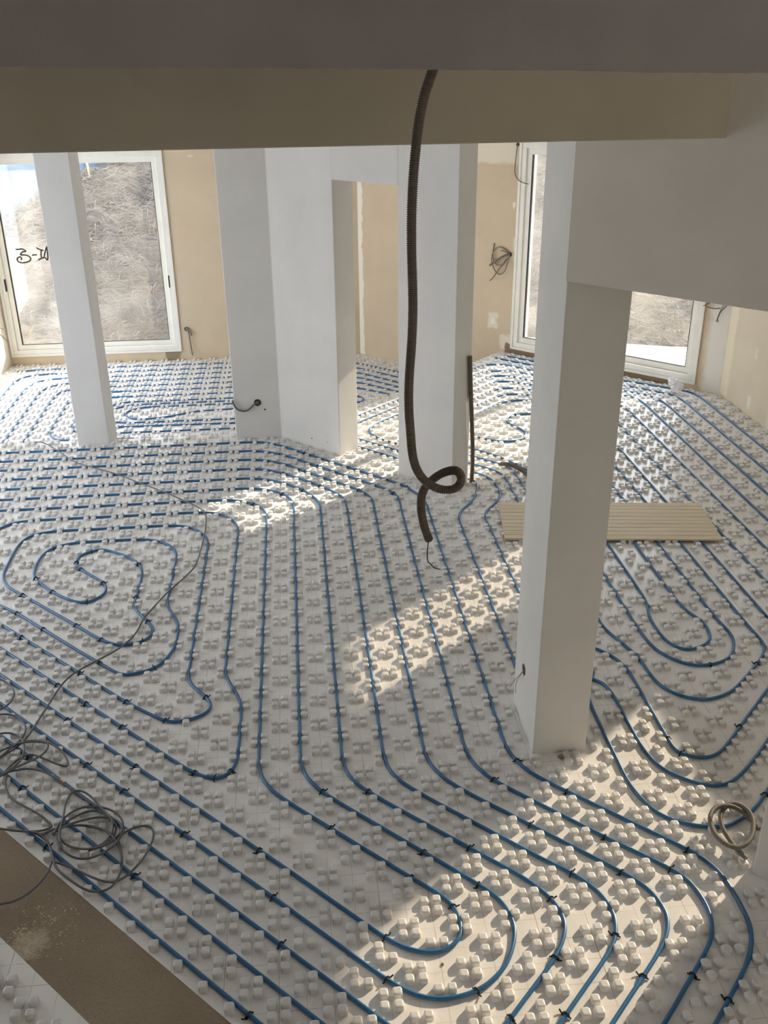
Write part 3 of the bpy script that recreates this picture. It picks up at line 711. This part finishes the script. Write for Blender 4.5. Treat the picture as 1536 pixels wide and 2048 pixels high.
def mat(poly, z0, level, joff, label, thick=0.035):
    g = [w2g(p.x, p.y) for p in poly]
    i0, i1 = min(a for a, b in g), max(a for a, b in g); j0, j1 = min(b for a, b in g), max(b for a, b in g)
    pts = []
    for half in (0.0, 0.5):
        for i in range(math.floor(i0) - 1, math.ceil(i1) + 1):
            for j in range(math.floor(j0) - 1, math.ceil(j1) + 1):
                for dx in (-.126, .126):
                    for dy in (-.126, .126):
                        pts.append((i + half + dx, j + half + dy + joff))
    pts = np.array(pts)
    G = np.array([[cy, sy], [-sy, cy]])           # row vector * G = world
    w = pts @ (P * G) + np.array([OX, OY])
    pw = [(p.x, p.y) for p in poly]
    keep = inside(w, pw) & (edge_dist(w, pw) > 0.017)
    if level < 2:
        for fp in foot:
            keep &= ~(inside(w, fp) | (edge_dist(w, fp) < 0.021))
    w, pts = w[keep], pts[keep]
    ok = np.ones(len(w), bool)
    for lev, path in pipe_paths:
        if lev != level: continue
        lo, hi = path.min(0) - .05, path.max(0) + .05
        idx = np.where((w[:, 0] > lo[0]) & (w[:, 0] < hi[0]) & (w[:, 1] > lo[1]) & (w[:, 1] < hi[1]) & ok)[0]
        for c0 in range(0, len(idx), 2000):
            ii = idx[c0:c0 + 2000]
            d = np.sqrt(((w[ii][:, None, :] - path[None, :, :]) ** 2).sum(2)).min(1)
            ok[ii[d < 0.0205]] = False
    pts = pts[ok]
    rs = np.random.RandomState(5)
    loc = pts * P + rs.normal(0, 0.0006, pts.shape)
    n = len(loc); nv = len(NV)
    sc = 1 + rs.normal(0, 0.025, (n, 1, 1))
    allv = NV[None, :, :] * sc
    allv = allv + np.concatenate([loc, np.zeros((n, 1))], 1)[:, None, :]
    allv[:, :, 2] = np.maximum(allv[:, :, 2], 0)
    plate = MB().prism([Vector((a * P, b * P)) for a, b in g], -thick, 0.0)
    pv = np.array(plate.v)
    V_ = np.concatenate([pv, allv.reshape(-1, 3)])
    loops, starts, totals = [], [], []
    k = 0
    for f in plate.f:
        starts.append(k); totals.append(len(f)); loops += list(f); k += len(f)
    nf = np.concatenate([np.array(f) for f in NF]); nt = np.array([len(f) for f in NF]); ns = np.concatenate([[0], np.cumsum(nt)[:-1]])
    base = len(pv) + np.arange(n) * nv
    L2 = (nf[None, :] + base[:, None]).reshape(-1)
    S2 = (ns[None, :] + (np.arange(n) * len(nf))[:, None]).reshape(-1) + k
    T2 = np.tile(nt, n)
    me = bpy.data.meshes.new('insulation_mat')
    me.vertices.add(len(V_)); me.vertices.foreach_set('co', V_.astype(np.float32).ravel())
    AL = np.concatenate([np.array(loops), L2]); me.loops.add(len(AL)); me.loops.foreach_set('vertex_index', AL.astype(np.int32))
    AS = np.concatenate([np.array(starts), S2]); AT = np.concatenate([np.array(totals), T2])
    me.polygons.add(len(AS)); me.polygons.foreach_set('loop_start', AS.astype(np.int32)); me.polygons.foreach_set('loop_total', AT.astype(np.int32))
    sm = np.ones(len(AS), bool); sm[:len(plate.f)] = False
    me.polygons.foreach_set('use_smooth', sm)
    me.update(calc_edges=True); me.validate()
    me.materials.append(M['foam'])
    o = bpy.data.objects.new('insulation_mat', me); COL.objects.link(o)
    o.location = (OX, OY, z0); o.rotation_euler = (0, 0, YAW)
    tag(o, label, 'insulation mat')
    return o
mat(UPPER, 0.0, 0, 0.0, 'white studded foam insulation covering the large upper floor around the columns')
mat(LOWER, LOW, 1, 0.83, 'white studded foam insulation on the lower floor under the left window')
mat(FRAG, 0.0, 9, 0.0, 'corner of white studded foam beyond the bare concrete strip at bottom left')
# pipe on the corner piece
o = MB().tube([g2w(-8.2, -1.7, .0092), g2w(-1.5, -8.4, .0092)], .0085, 12).build('heating_pipe', M['pipe'], smooth=True)
o.location = tuple((Vector((-GE.y, GE.x)) * -0.42).to_3d())
tag(o, 'blue heating pipe at the very bottom left corner beyond the concrete strip', 'pipe', 'blue underfloor heating pipes')

# ------------------------------------------------------------------ black clips over the pipes
def clip_mesh():
    mb = MB()
    arc = [Vector((0, 0.0112 * math.cos(a), 0.0092 + 0.0112 * math.sin(a))) for a in [math.radians(q) for q in range(-35, 216, 25)]]
    mb.tube(arc, 0.0033, 6)
    mb.tube([Vector((0, .0105, .006)), Vector((.002, .019, .004)), Vector((.006, .029, .012))], 0.0030, 6)
    mb.tube([Vector((0, -.0105, .006)), Vector((-.001, -.020, .003))], 0.0030, 6)
    mb.box(-.0045, .0045, .009, .017, .001, .009)
    me_o = mb.build('pipe_clip', M['tie'], smooth=False)
    return me_o
CL = []
CL += crop(0, 950, 3, '845,535 555,455 450,525 478,565 628,638 515,768 315,702 210,622 310,435 128,713 458,900 610,985 815,733 888,870 857,993 107,822 263,917 125,965 600,1123 930,1160 478,1180')
CL += crop(0, 1300, 3, '338,213 500,317 388,420 750,318 722,455 980,422 1235,272 1143,745 1283,780 1388,722 510,690 800,692 720,852 128,838 1100,1110 270,1180 150,650')
CL += crop(0, 1650, 3, '800,312 1500,1140')
CL += crop(500, 1500, 3.072, '440,258 715,247 480,477 990,778 1255,955 820,1140 45,610 160,910 175,1180 830,1400 1400,1480 1065,620 1360,605 1412,828 1497,175 10,1625')
CL += crop(1000, 1500, 2.866, '92,62 370,230 175,420 600,495 405,708 712,692 980,670 1065,558 300,850 668,1060 315,1203 825,1300 1110,1303 1330,1422 70,1530 390,1500 1037,15 1515,243')
CL += crop(400, 600, 3.072, '505,945 505,1060 420,983 648,1055 720,1022 635,938 945,1043 955,1103 735,1140 640,1165 510,1118 510,1185 970,1165 1185,1180 1280,1143 345,1250')
CL += crop(1000, 950, 2.866, '1213,1083 1460,1080 1372,1428 975,1510')
CL += crop(930, 690, 7.587, '200,905 490,880 740,1045 290,1400 210,1600 275,1730 850,1785')
CL += crop(1200, 740, 4.571, '540,145 425,222')
clip0 = None
for ci, (x, y) in enumerate(CL):
    w = on_z(x, y, 0.012)
    best = None
    for lev, path in pipe_paths:
        if lev: continue
        d = ((path - np.array([w.x, w.y])) ** 2).sum(1); k = int(d.argmin())
        if best is None or d[k] < best[0]:
            k0, k1 = max(0, k - 1), min(len(path) - 1, k + 1)
            t = path[k1] - path[k0]; best = (d[k], path[k], math.atan2(t[1], t[0]))
    if best[0] > 0.08 ** 2: continue
    if clip0 is None: o = clip0 = clip_mesh()
    else: o = clip0.copy(); COL.objects.link(o)
    o.location = (best[1][0], best[1][1], 0.0)
    o.rotation_euler = (0, 0, best[2] + (math.pi if ci % 2 else 0) + random.uniform(-.25, .25))
    tag(o, 'small black plastic clip fastening a blue pipe onto the white studded foam', 'clip', 'black clips on the blue pipes')

# ------------------------------------------------------------------ hanging corrugated conduit
def corrugated(pts, r, pitch, mat, name, parent=None, depth=0.12, seg=12):
    pts = smooth_path(pts, 0.03, 0.004, 5)
    # resample evenly
    d = [0]
    for a, b in zip(pts[:-1], pts[1:]): d.append(d[-1] + (b - a).length)
    total = d[-1]; st = pitch / 4; n = int(total / st); out = []; k = 0
    for q in range(n + 1):
        s = q * st
        while k < len(d) - 2 and d[k + 1] < s: k += 1
        t = (s - d[k]) / max(1e-9, d[k + 1] - d[k]); out.append(pts[k].lerp(pts[k + 1], t))
    f = lambda q: r * (1.0 if q % 4 in (0, 1) else 1.0 - depth)
    return MB().tube(out, r, seg, True, f).build(name, mat, parent)
hang_px = [(869, 132), (862, 150), (848, 192), (838, 240), (831, 300), (826, 360), (823, 430), (823, 500), (825, 560), (826, 620), (824, 680), (820, 730), (817, 780), (818, 830)]
hang_px += crop(780, 850, 5.12, '205,10 215,150 225,280 250,400 290,490 350,570 420,620 500,655 580,668 660,655 710,620 735,560 720,500 680,465 620,465 540,490 470,530 400,590 350,650 320,730 315,850 335,980 370,1100 405,1185')
HP = []
nH = len(hang_px)
for k, (x, y) in enumerate(hang_px):
    dd = 2.06
    if k > nH - 13: dd += 0.045 * min(1.0, (k - (nH - 13)) / 4.0)
    r = ray(x, y); t = dd / r.y
    HP.append(Vector((r.x * t, dd, CAMH + r.z * t)))
hr = empty('hanging_conduit', HP[0]); tag(hr, 'long dark corrugated conduit hanging from the top beam with a loop near its end', 'conduit')
def reparent(o, root):
    o.parent = root
    o.matrix_parent_inverse = (Matrix.Translation(root.location) @ Matrix.Rotation(root.rotation_euler.z, 4, 'Z')).inverted()
    return o
reparent(corrugated(HP, 0.0108, 0.0046, M['conduit'], 'conduit_tube', depth=0.16), hr)
WP = []
for (x, y) in crop(780, 850, 5.12, '403,1150 392,1200 382,1280 380,1370 392,1405 425,1432 450,1462 480,1472 518,1478'):
    r = ray(x, y); t = 2.105 / r.y
    WP.append(Vector((r.x * t, 2.105, CAMH + r.z * t)))
reparent(MB().tube(smooth_path(WP, .02, .004, 4), 0.0014, 6).build('wire', M['black'], smooth=True), hr)

# ------------------------------------------------------------------ grey cable and its coils on the floor, lower left
def floor_path(pxs, z):
    out = []
    for k, (x, y) in enumerate(pxs):
        out.append(on_z(x, y, z if not callable(z) else z(k)))
    return out
cab = MB()
R_ = 0.0050
seg_main = [(69, 884), (85, 884), (105, 894), (150, 925), (185, 935), (225, 945), (260, 958), (290, 970), (330, 984), (365, 1000), (395, 1013), (411, 1025), (413, 1045), (408, 1075), (400, 1105), (393, 1130), (375, 1150), (342, 1178), (325, 1195), (300, 1222), (285, 1240), (275, 1262), (262, 1278), (235, 1300), (200, 1318), (155, 1342), (140, 1352), (118, 1375), (100, 1405), (80, 1435), (65, 1460), (50, 1480), (30, 1497), (-10, 1522)]
cab_sets = [(seg_main, .027)]
cab_sets += [(crop(0, 1300, 3, t), z) for t, z in [
    ('-40,680 0,640 100,560 180,540 290,550 370,600 410,670 405,705 330,680 240,640 180,622 110,650 50,710 -30,780', .030),
    ('-40,520 0,500 60,495 120,520 150,570 140,640 90,700 20,740 -30,760', .036),
    ('-40,400 0,385 70,385 130,420 155,460 150,500 110,560 40,590 -30,620', .030),
    ('-30,170 0,175 50,200 90,250 75,300 30,345 -30,370', .028),
    ('100,562 210,545 300,560 270,620 200,660 100,700 40,740 -30,770', .040),
    ('-30,750 0,745 100,720 180,710 270,730 340,770 420,830 500,890 570,930 640,990 700,1050 690,1110 620,1175 530,1205', .034),
    ('60,690 35,760 30,820 60,890 150,940 230,980 290,1030 320,1062 250,1085 180,1090 100,1085 0,1072 -40,1068', .030),
    ('320,1110 345,1060 380,1010 460,950 570,935 680,960 740,1020 735,1090 650,1170 530,1200 400,1180 345,1110 360,1060 440,1000 560,955 650,990 685,1050 660,1130 570,1195', .038),
    ('372,1200 350,1100 380,1010 390,920 430,850 480,840 540,870 600,940 660,1000 700,1060', .045),
    ('250,1110 330,1070 440,1050 560,1055 650,1090 700,1150 730,1220 728,1300', .036),
    ('340,1090 400,1050 500,1020 600,1000 690,1010 740,1060 720,1120', .044),
    ('560,1190 640,1150 690,1130 740,1100 800,1065 880,1050 925,1080 915,1150 870,1240 800,1320 740,1370 680,1395 600,1385 480,1330 400,1290 330,1272', .034),
    ('180,1090 240,1100 290,1150 312,1220 330,1310 430,1390 530,1450 620,1450 690,1410 735,1300 730,1190 690,1110 600,1070 480,1050', .030),
    ('-40,1530 0,1525 100,1505 200,1440 280,1350 310,1280 310,1200 280,1140 220,1100 160,1085', .024),
    ('330,1120 360,1190 440,1250 530,1255 620,1220 700,1160 745,1080', .042)]]
for pxs, z in cab_sets:
    wp = [on_z(x, y, z + 0.004 * math.sin(k * 1.7)) for k, (x, y) in enumerate(pxs)]
    cab.tube(smooth_path(wp, 0.12, 0.02, 6), R_, 8)
o = cab.build('electrical_cable', M['cable'], smooth=True)
tag(o, 'grey electrical cable trailing over the pipes and ending in tangled coils at lower left', 'cable')

# ------------------------------------------------------------------ conduit coil lower right
pts = crop(1360, 1550, 8.193, '1085,1370 1010,1290 900,1180 790,1030 710,900 670,780 660,680 690,580 760,510 850,465 930,470 1020,505 1100,570 1160,640 1200,740 1205,850 1190,970 1130,1090 1040,1160 950,1185 860,1180 760,1140 640,1050 550,930 500,800 490,690 530,590 610,520 720,500 850,510 960,560 1060,630 1160,730 1230,810 1290,890')
wp = [on_z(x, y, .034 + .05 * math.sin(math.pi * k / (len(pts) - 1)) + (.02 if k > 24 else 0)) for k, (x, y) in enumerate(pts)]
o = corrugated(wp, 0.0105, 0.005, M['conduit2'], 'conduit_coil', depth=0.07)
tag(o, 'grey conduit curled into two loops lying at lower right beside the cut-off column', 'conduit')
# stub standing against the middle pier
wp = [on_plane(x, y, q2 + GE * .02, GD) for x, y in ((942, 978), (943, 960), (945, 930), (945, 880), (943, 820), (941, 760), (940, 712))]
wp[0] = Vector((wp[1].x, wp[1].y, 0.0))
o = corrugated(wp, 0.017, 0.006, M['conduit'], 'conduit_stub', depth=0.05)
tag(o, 'dark straight conduit stub standing upright against the right side of the middle pier', 'conduit')
# stub lying near the board
zz = .035
wp = [on_z(x, y, zz + dz) for (x, y), dz in zip(((1001, 928), (1015, 928), (1030, 933), (1046, 942), (1062, 956), (1076, 975)), (.05, .06, .05, .03, .0, -.0))]
o = corrugated(wp, 0.0165, 0.006, M['conduit'], 'conduit_stub', depth=0.05)
tag(o, 'short curved dark conduit stub lying behind the foreground column near the board', 'conduit')

# ------------------------------------------------------------------ grooved wooden board on the studs
bp = [on_z(x, y, .037) for x, y in ((1010, 1076), (1446, 1078), (1402, 1004), (997, 1003))]
ba = math.atan2(bp[1].y - bp[0].y, bp[1].x - bp[0].x); bl = (bp[1] - bp[0]).length; bw = 0.60
mb = MB(); n = 10
for k in range(n):
    y0 = bw * k / n; y1 = bw * (k + 1) / n
    mb.box(0, bl, y0, y1 - .004, 0.012, .0145)
    mb.box(0.0, bl, y0, y1, 0, .0125)
o = mb.build('board', M['wood'], None, (bp[0].x, bp[0].y, .0212), ba)
bevel(o, .0012, 1)
tag(o, 'pale wooden board with parallel grooves lying on the pipes behind the foreground column', 'board')

# ------------------------------------------------------------------ crumpled plastic bag under the right window
def blob(name, c, rad, mat, seed, rough=.3, sub=3, flat=1.0):
    bm = bmesh.new(); bmesh.ops.create_icosphere(bm, subdivisions=sub, radius=1.0)
    rnd = random.Random(seed)
    cs = [(Vector((rnd.uniform(-1, 1), rnd.uniform(-1, 1), rnd.uniform(-1, 1))).normalized(), rnd.uniform(.6, 1)) for _ in range(14)]
    for v in bm.verts:
        d = v.co.normalized(); s = 1.0
        for a, w in cs:
            q = d.dot(a)
            if q > .72 * w: s -= rough * (q - .72 * w)
        v.co = Vector((d.x * rad[0], d.y * rad[1], d.z * rad[2])) * s
    me = bpy.data.meshes.new(name); bm.to_mesh(me); bm.free(); me.materials.append(mat)
    o = bpy.data.objects.new(name, me); COL.objects.link(o); o.location = c
    return o
c = on_z(1349, 781, .03)
o = blob('plastic_bag', (c.x, c.y, .118), (.125, .10, .10), M['bag'], 4, 1.3)
tag(o, 'crumpled white plastic bag standing on the floor beneath the right window', 'bag')

# ------------------------------------------------------------------ electrical boxes and loose wires
def disc(mb, c, n, r, th, seg=20):
    mb.tube([c, c + n * th], r, seg)
nB = Vector((GY.x, GY.y, 0)) * -1                      # normal of faces looking towards the camera
# box in the straight face of the angled pier
c = on_plane(515, 805, p1, GX); r0 = empty('outlet_box', c); tag(r0, 'round black outlet box with a grey cable curling out of the angled pier', 'outlet box')
mb = MB(); disc(mb, c - nB * .004, nB, .031, .008); reparent(mb.build('box_rim', M['black']), r0)
mb = MB(); mb.tube([c + nB * .002, c + nB * .016], .017, 12); reparent(mb.build('conduit_end', M['conduit']), r0)
w = [on_plane(x, y, p1 - GY * .02, GX) for x, y in crop(220, 700, 5.908, '1740,612 1700,640 1660,690 1610,722 1550,722 1500,700 1465,650 1445,600')]
w[0] = c + nB * .01
reparent(MB().tube(smooth_path(w, .05, .01, 5), .008, 8).build('cable', M['cable'], smooth=True), r0)
# oval box in the left face of the main column
fl = Vector((-GX.x, -GX.y, 0))
c = on_plane(1048, 1339, mc, GY); r0 = empty('outlet_box', c); tag(r0, 'small outlet hole with two thin wires low on the left face of the foreground column', 'outlet box')
mb = MB(); disc(mb, c - fl * .006, fl, .030, .008); reparent(mb.build('box_rim', M['cable']), r0)
mb = MB(); disc(mb, c + fl * .0015, fl, .022, .002); reparent(mb.build('box_inside', M['wire']), r0)
for t in ('290,290 240,310 180,370 120,465', '300,290 240,330 190,410 192,530'):
    pp = crop(1000, 1300, 6.144, t); n_ = len(pp)
    w = [on_plane(x, y, mc - GX * (.005 + .035 * k / (n_ - 1)), GY) for k, (x, y) in enumerate(pp)]
    w[0] = c + fl * .001
    reparent(MB().tube(smooth_path(w, .03, .008, 5), .0017, 6).build('wire', M['copper'], smooth=True), r0)
# back wall wires right of the left window
nbk = Vector((wb_d.y, -wb_d.x, 0))
def wallwire(name, label, c_px, sets, plane_p, plane_d, nrm, rr, matk, box=True, cat='cable', brad=.028):
    c = on_plane(c_px[0], c_px[1], plane_p, plane_d); r0 = empty(name, c); tag(r0, label, cat)
    if box:
        mb = MB(); disc(mb, c - nrm * .004, nrm, brad, .009); reparent(mb.build('box_rim', M['black']), r0)
        mb = MB(); mb.tube([c, c + nrm * .03], brad * .5, 12); reparent(mb.build('conduit_end', M[matk]), r0)
    for pp in sets:
        n_ = len(pp)
        off = Vector((nrm.x, nrm.y))
        w = [on_plane(x, y, plane_p + off * (.012 + .05 * k / n_), plane_d) for k, (x, y) in enumerate(pp)]
        reparent(MB().tube(smooth_path(w, .05, .01, 5), rr, 8).build('wire', M[matk], smooth=True), r0)
    return r0
wallwire('outlet_cable', 'grey conduit end and cable hanging out of the wall right of the left window', (373, 658), [crop(0, 500, 3, '1120,470 1132,490 1140,550 1150,600 1156,632'), crop(0, 500, 3, '1118,465 1135,480 1150,515')], CORN_L, wb_d, nbk, .009, 'conduit2')
ndg = Vector((wr_d.y, -wr_d.x, 0))
wallwire('tangled_cable', 'tangle of grey cables curling out of the tan wall beside the right window', (1020, 509),
         [crop(940, 280, 4.655, t) for t in ('375,1065 345,1030 300,1000 260,995 220,1030 200,1090 205,1150 230,1220 270,1255 310,1240 340,1190 350,1120 370,1070',
          '370,1065 340,1120 300,1170 260,1210 225,1270 185,1310', '228,960 218,1010 210,1080 225,1140 260,1170 300,1165 335,1110', '290,1032 320,1035 360,1055')], CORN_M, wr_d, ndg, .0065, 'conduit2', brad=.024)
o = wallwire('thick_stub_cable', 'thick dark conduit piece sticking out among the tangled grey cables', (1019, 507), [crop(940, 280, 4.655, '375,1062 320,1075 260,1110 182,1168')], CORN_M, wr_d, ndg, .011, 'conduit', box=False)
wallwire('hanging_wire', 'thin frayed wire hanging down the pale wall at the top left of the right window', (1036, 289), [crop(940, 280, 4.655, '445,30 432,120 425,190 418,260 415,310 440,365 480,395 545,410')], CORN_M, wr_d, ndg, .0055, 'conduit2', box=True, brad=.018)
wallwire('outlet_cable', 'cut wire ends poking from the wall at the far left edge', (2, 656), [[(-6, 655), (6, 657), (12, 660)], [(-6, 664), (4, 672), (14, 682)]], Vector((LWX, 11.0)), Vector((0.02, 1)).normalized(), Vector((1, 0, 0)), .006, 'conduit', box=False)
# wires below the deep beam on the right wall
wallwire('loose_wires', 'loose thin wires dangling by the right window frame under the deep beam', (1447, 606),
         [crop(1360, 580, 7.312, t) for t in ('650,190 610,270 570,350 545,420 530,470', '700,210 640,270 585,330 560,400 545,430 560,470', '500,165 430,190 340,235', '590,265 520,278 450,262 390,245')], CORN_M, wr_d, ndg, .0045, 'conduit', box=False)

# ------------------------------------------------------------------ crumbs
rnd = random.Random(11)
def pebble_mesh(mb, c, r, rnd):
    t = (1 + 5 ** .5) / 2
    vs = [(-1, t, 0), (1, t, 0), (-1, -t, 0), (1, -t, 0), (0, -1, t), (0, 1, t), (0, -1, -t), (0, 1, -t), (t, 0, -1), (t, 0, 1), (-t, 0, -1), (-t, 0, 1)]
    fs = [(0, 11, 5), (0, 5, 1), (0, 1, 7), (0, 7, 10), (0, 10, 11), (1, 5, 9), (5, 11, 4), (11, 10, 2), (10, 7, 6), (7, 1, 8), (3, 9, 4), (3, 4, 2), (3, 2, 6), (3, 6, 8), (3, 8, 9), (4, 9, 5), (2, 4, 11), (6, 2, 10), (8, 6, 7), (9, 8, 1)]
    sx, sy_, sz = r * rnd.uniform(.4, .7), r * rnd.uniform(.4, .7), r * rnd.uniform(.2, .45)
    mb.add([(c.x + x * sx * rnd.uniform(.8, 1.2), c.y + y * sy_ * rnd.uniform(.8, 1.2), c.z + z * sz) for x, y, z in vs], fs)
mb = MB()
for _ in range(900):
    g = rnd.random()
    if g < .75: x, y = rnd.gauss(52, 15), rnd.gauss(1888, 14)
    else: x, y = rnd.gauss(95, 40), rnd.gauss(1845, 26)
    p = on_z(x, y, 0.0)
    if gl2(0, 0) is None: continue
    gi, gj = w2g(p.x, p.y)
    if not (-9.15 < gi + gj < -7.05): continue
    pebble_mesh(mb, p, rnd.uniform(.001, .0045), rnd)
tag(mb.build('plaster_crumbs', simple('plaster crumbs', (0.60, 0.52, 0.40), .9, .2, 20)), 'pile of pale plaster crumbs on the bare concrete strip at bottom left', 'debris', kind='stuff')
for (x, y, r, lab) in ((1123, 1513, .017, 'small dark pebble lying just in front of the foreground column'), (885, 1928, .006, 'tiny dark pebble on the foam below the smallest hairpin turn'), (697, 1910, .006, 'tiny dark crumb on the foam left of the smallest hairpin turn')):
    mb = MB(); c = on_z(x, y, r * .5); pebble_mesh(mb, c, r, rnd)
    tag(mb.build('pebble', M['concrete2'], smooth=True), lab, 'pebble')

# ------------------------------------------------------------------ outside: terrace, dry grass bank, stakes, blue netting
nb2, nd2 = Vector((-wb_d.y, wb_d.x)), Vector((-wr_d.y, wr_d.x))
def outd(x, y):
    p = Vector((x, y)); return (p - CORN_M).dot(nb2), (p - CORN_M).dot(nd2)
def hz(x, y):
    d1, d2 = outd(x, y)
    d = max(d1 - 0.75, d2 - 1.15)
    return -0.32 + 0.36 * min(max(d, 0.0), 16)
def on_hill(x, y):
    r = ray(x, y); t = 9.0
    for _ in range(400):
        p = r * t
        if CAMH + p.z <= hz(p.x, p.y): break
        t += .05
    return Vector((p.x, p.y, hz(p.x, p.y)))
nx, ny = 190, 150
rs = np.random.RandomState(2)
Vh = []; skip = set()
ph = rs.uniform(0, 6.28, 12); fr = rs.uniform(.6, 5.0, (12, 2)) * rs.choice([-1, 1], (12, 2))
for b in range(ny):
    for a in range(nx):
        x, y = -22 + 44 * a / (nx - 1), 7.0 + 28 * b / (ny - 1)
        d1, d2 = outd(x, y)
        if max(d1, d2) < 0.45: skip.add(b * nx + a)
        z = hz(x, y) - .08 + sum(.02 * math.sin(fr[k][0] * x + fr[k][1] * y + ph[k]) for k in range(12)) + rs.normal(0, .02)
        Vh.append((x, y, z))
Fh = [q for q in ((b * nx + a, b * nx + a + 1, (b + 1) * nx + a + 1, (b + 1) * nx + a) for b in range(ny - 1) for a in range(nx - 1)) if not skip & set(q)]
o = mesh_obj('hillside', Vh, Fh, M['hill'], smooth=True); tag(o, kind='structure')
# straw and twigs on the bank
mb = MB(); rnd = random.Random(21)
def straw_at(px, py, ln, r, bend):
    p = on_hill(px, py)
    a = rnd.uniform(0, math.pi); up = rnd.uniform(-.1, .5)
    d = Vector((math.cos(a), .4 * math.sin(a), up)).normalized()
    q = p + Vector((0, 0, .03))
    side = Vector((rnd.uniform(-1, 1), 0, rnd.uniform(0, 1))) * bend
    mb.tube([q, q + d * ln * .5 + side * ln, q + d * ln], r, 3, False)
for _ in range(3600): straw_at(rnd.uniform(-10, 330), rnd.uniform(305, 700), rnd.uniform(.06, .3), rnd.uniform(.003, .007), .12)
for _ in range(1300): straw_at(rnd.uniform(1240, 1400), rnd.uniform(560, 700), rnd.uniform(.06, .3), rnd.uniform(.002, .004), .2)
for _ in range(500): straw_at(rnd.uniform(1040, 1110), rnd.uniform(300, 680), rnd.uniform(.06, .3), rnd.uniform(.002, .004), .2)
tag(mb.build('dry_grass', M['straw']), 'dry straw and twigs scattered over the bank outside the windows', 'grass', kind='stuff')
# pale terrace outside the right window
o = MB().prism([CORN_M + ndg.to_2d() * -.32, CORN_R + Vector((.25, .2)), V(7.5, 9.3), V(7.5, 10.2), V(3.35, 10.95), V(1.2, 11.6), V(-.2, 12.6)], -.5, -0.04).build('terrace', M['terrace']); tag(o, kind='structure')
# stakes and blue netting at upper left
stk = [((14, 398), (22, 441)), ((58, 369), (68, 404)), ((170, 318), (178, 346)), ((222, 300), (228, 322))]
sp = []
for k, (t, b) in enumerate(stk):
    p = on_hill(*b); r = ray(*t); tt = (p.y + .02) / r.y; q = Vector((r.x * tt, p.y + .02, CAMH + r.z * tt))
    sp.append((p, q))
    mb = MB(); mb.tube([p - Vector((0, 0, .1)), p.lerp(q, .5) + Vector((.006, 0, 0)), q], .022, 7)
    tag(mb.build('stake', M['stake'], smooth=False), ['pale wooden stake outside, lowest and nearest to the left edge of the window', 'pale wooden stake outside, between the lowest stake and the slim column', 'pale wooden stake seen outside just right of the slim column', 'small pale wooden stake outside near the top of the left window'][k], 'stake')
net = [on_hill(x, y) for x, y in ((-60, 470), (10, 438), (40, 428), (75, 398), (125, 370), (180, 346), (240, 325))]
mb = MB(); Vn = []; Fn = []
for k, p in enumerate(net):
    for q in range(5):
        Vn.append((p.x + .03 * math.sin(k * 2 + q), p.y + .10 + .05 * math.sin(k * 1.3 + q * .8), p.z - .03 + .95 * q / 4))
for k in range(len(net) - 1):
    for q in range(4): Fn.append((k * 5 + q, k * 5 + q + 1, (k + 1) * 5 + q + 1, (k + 1) * 5 + q))
o = mesh_obj('safety_netting', Vn, Fn, M['net'], smooth=True)
m_ = o.modifiers.new('solid', 'SOLIDIFY'); m_.thickness = .006
tag(o, 'blue netting strung along the stakes on the bank outside the left window', 'netting')
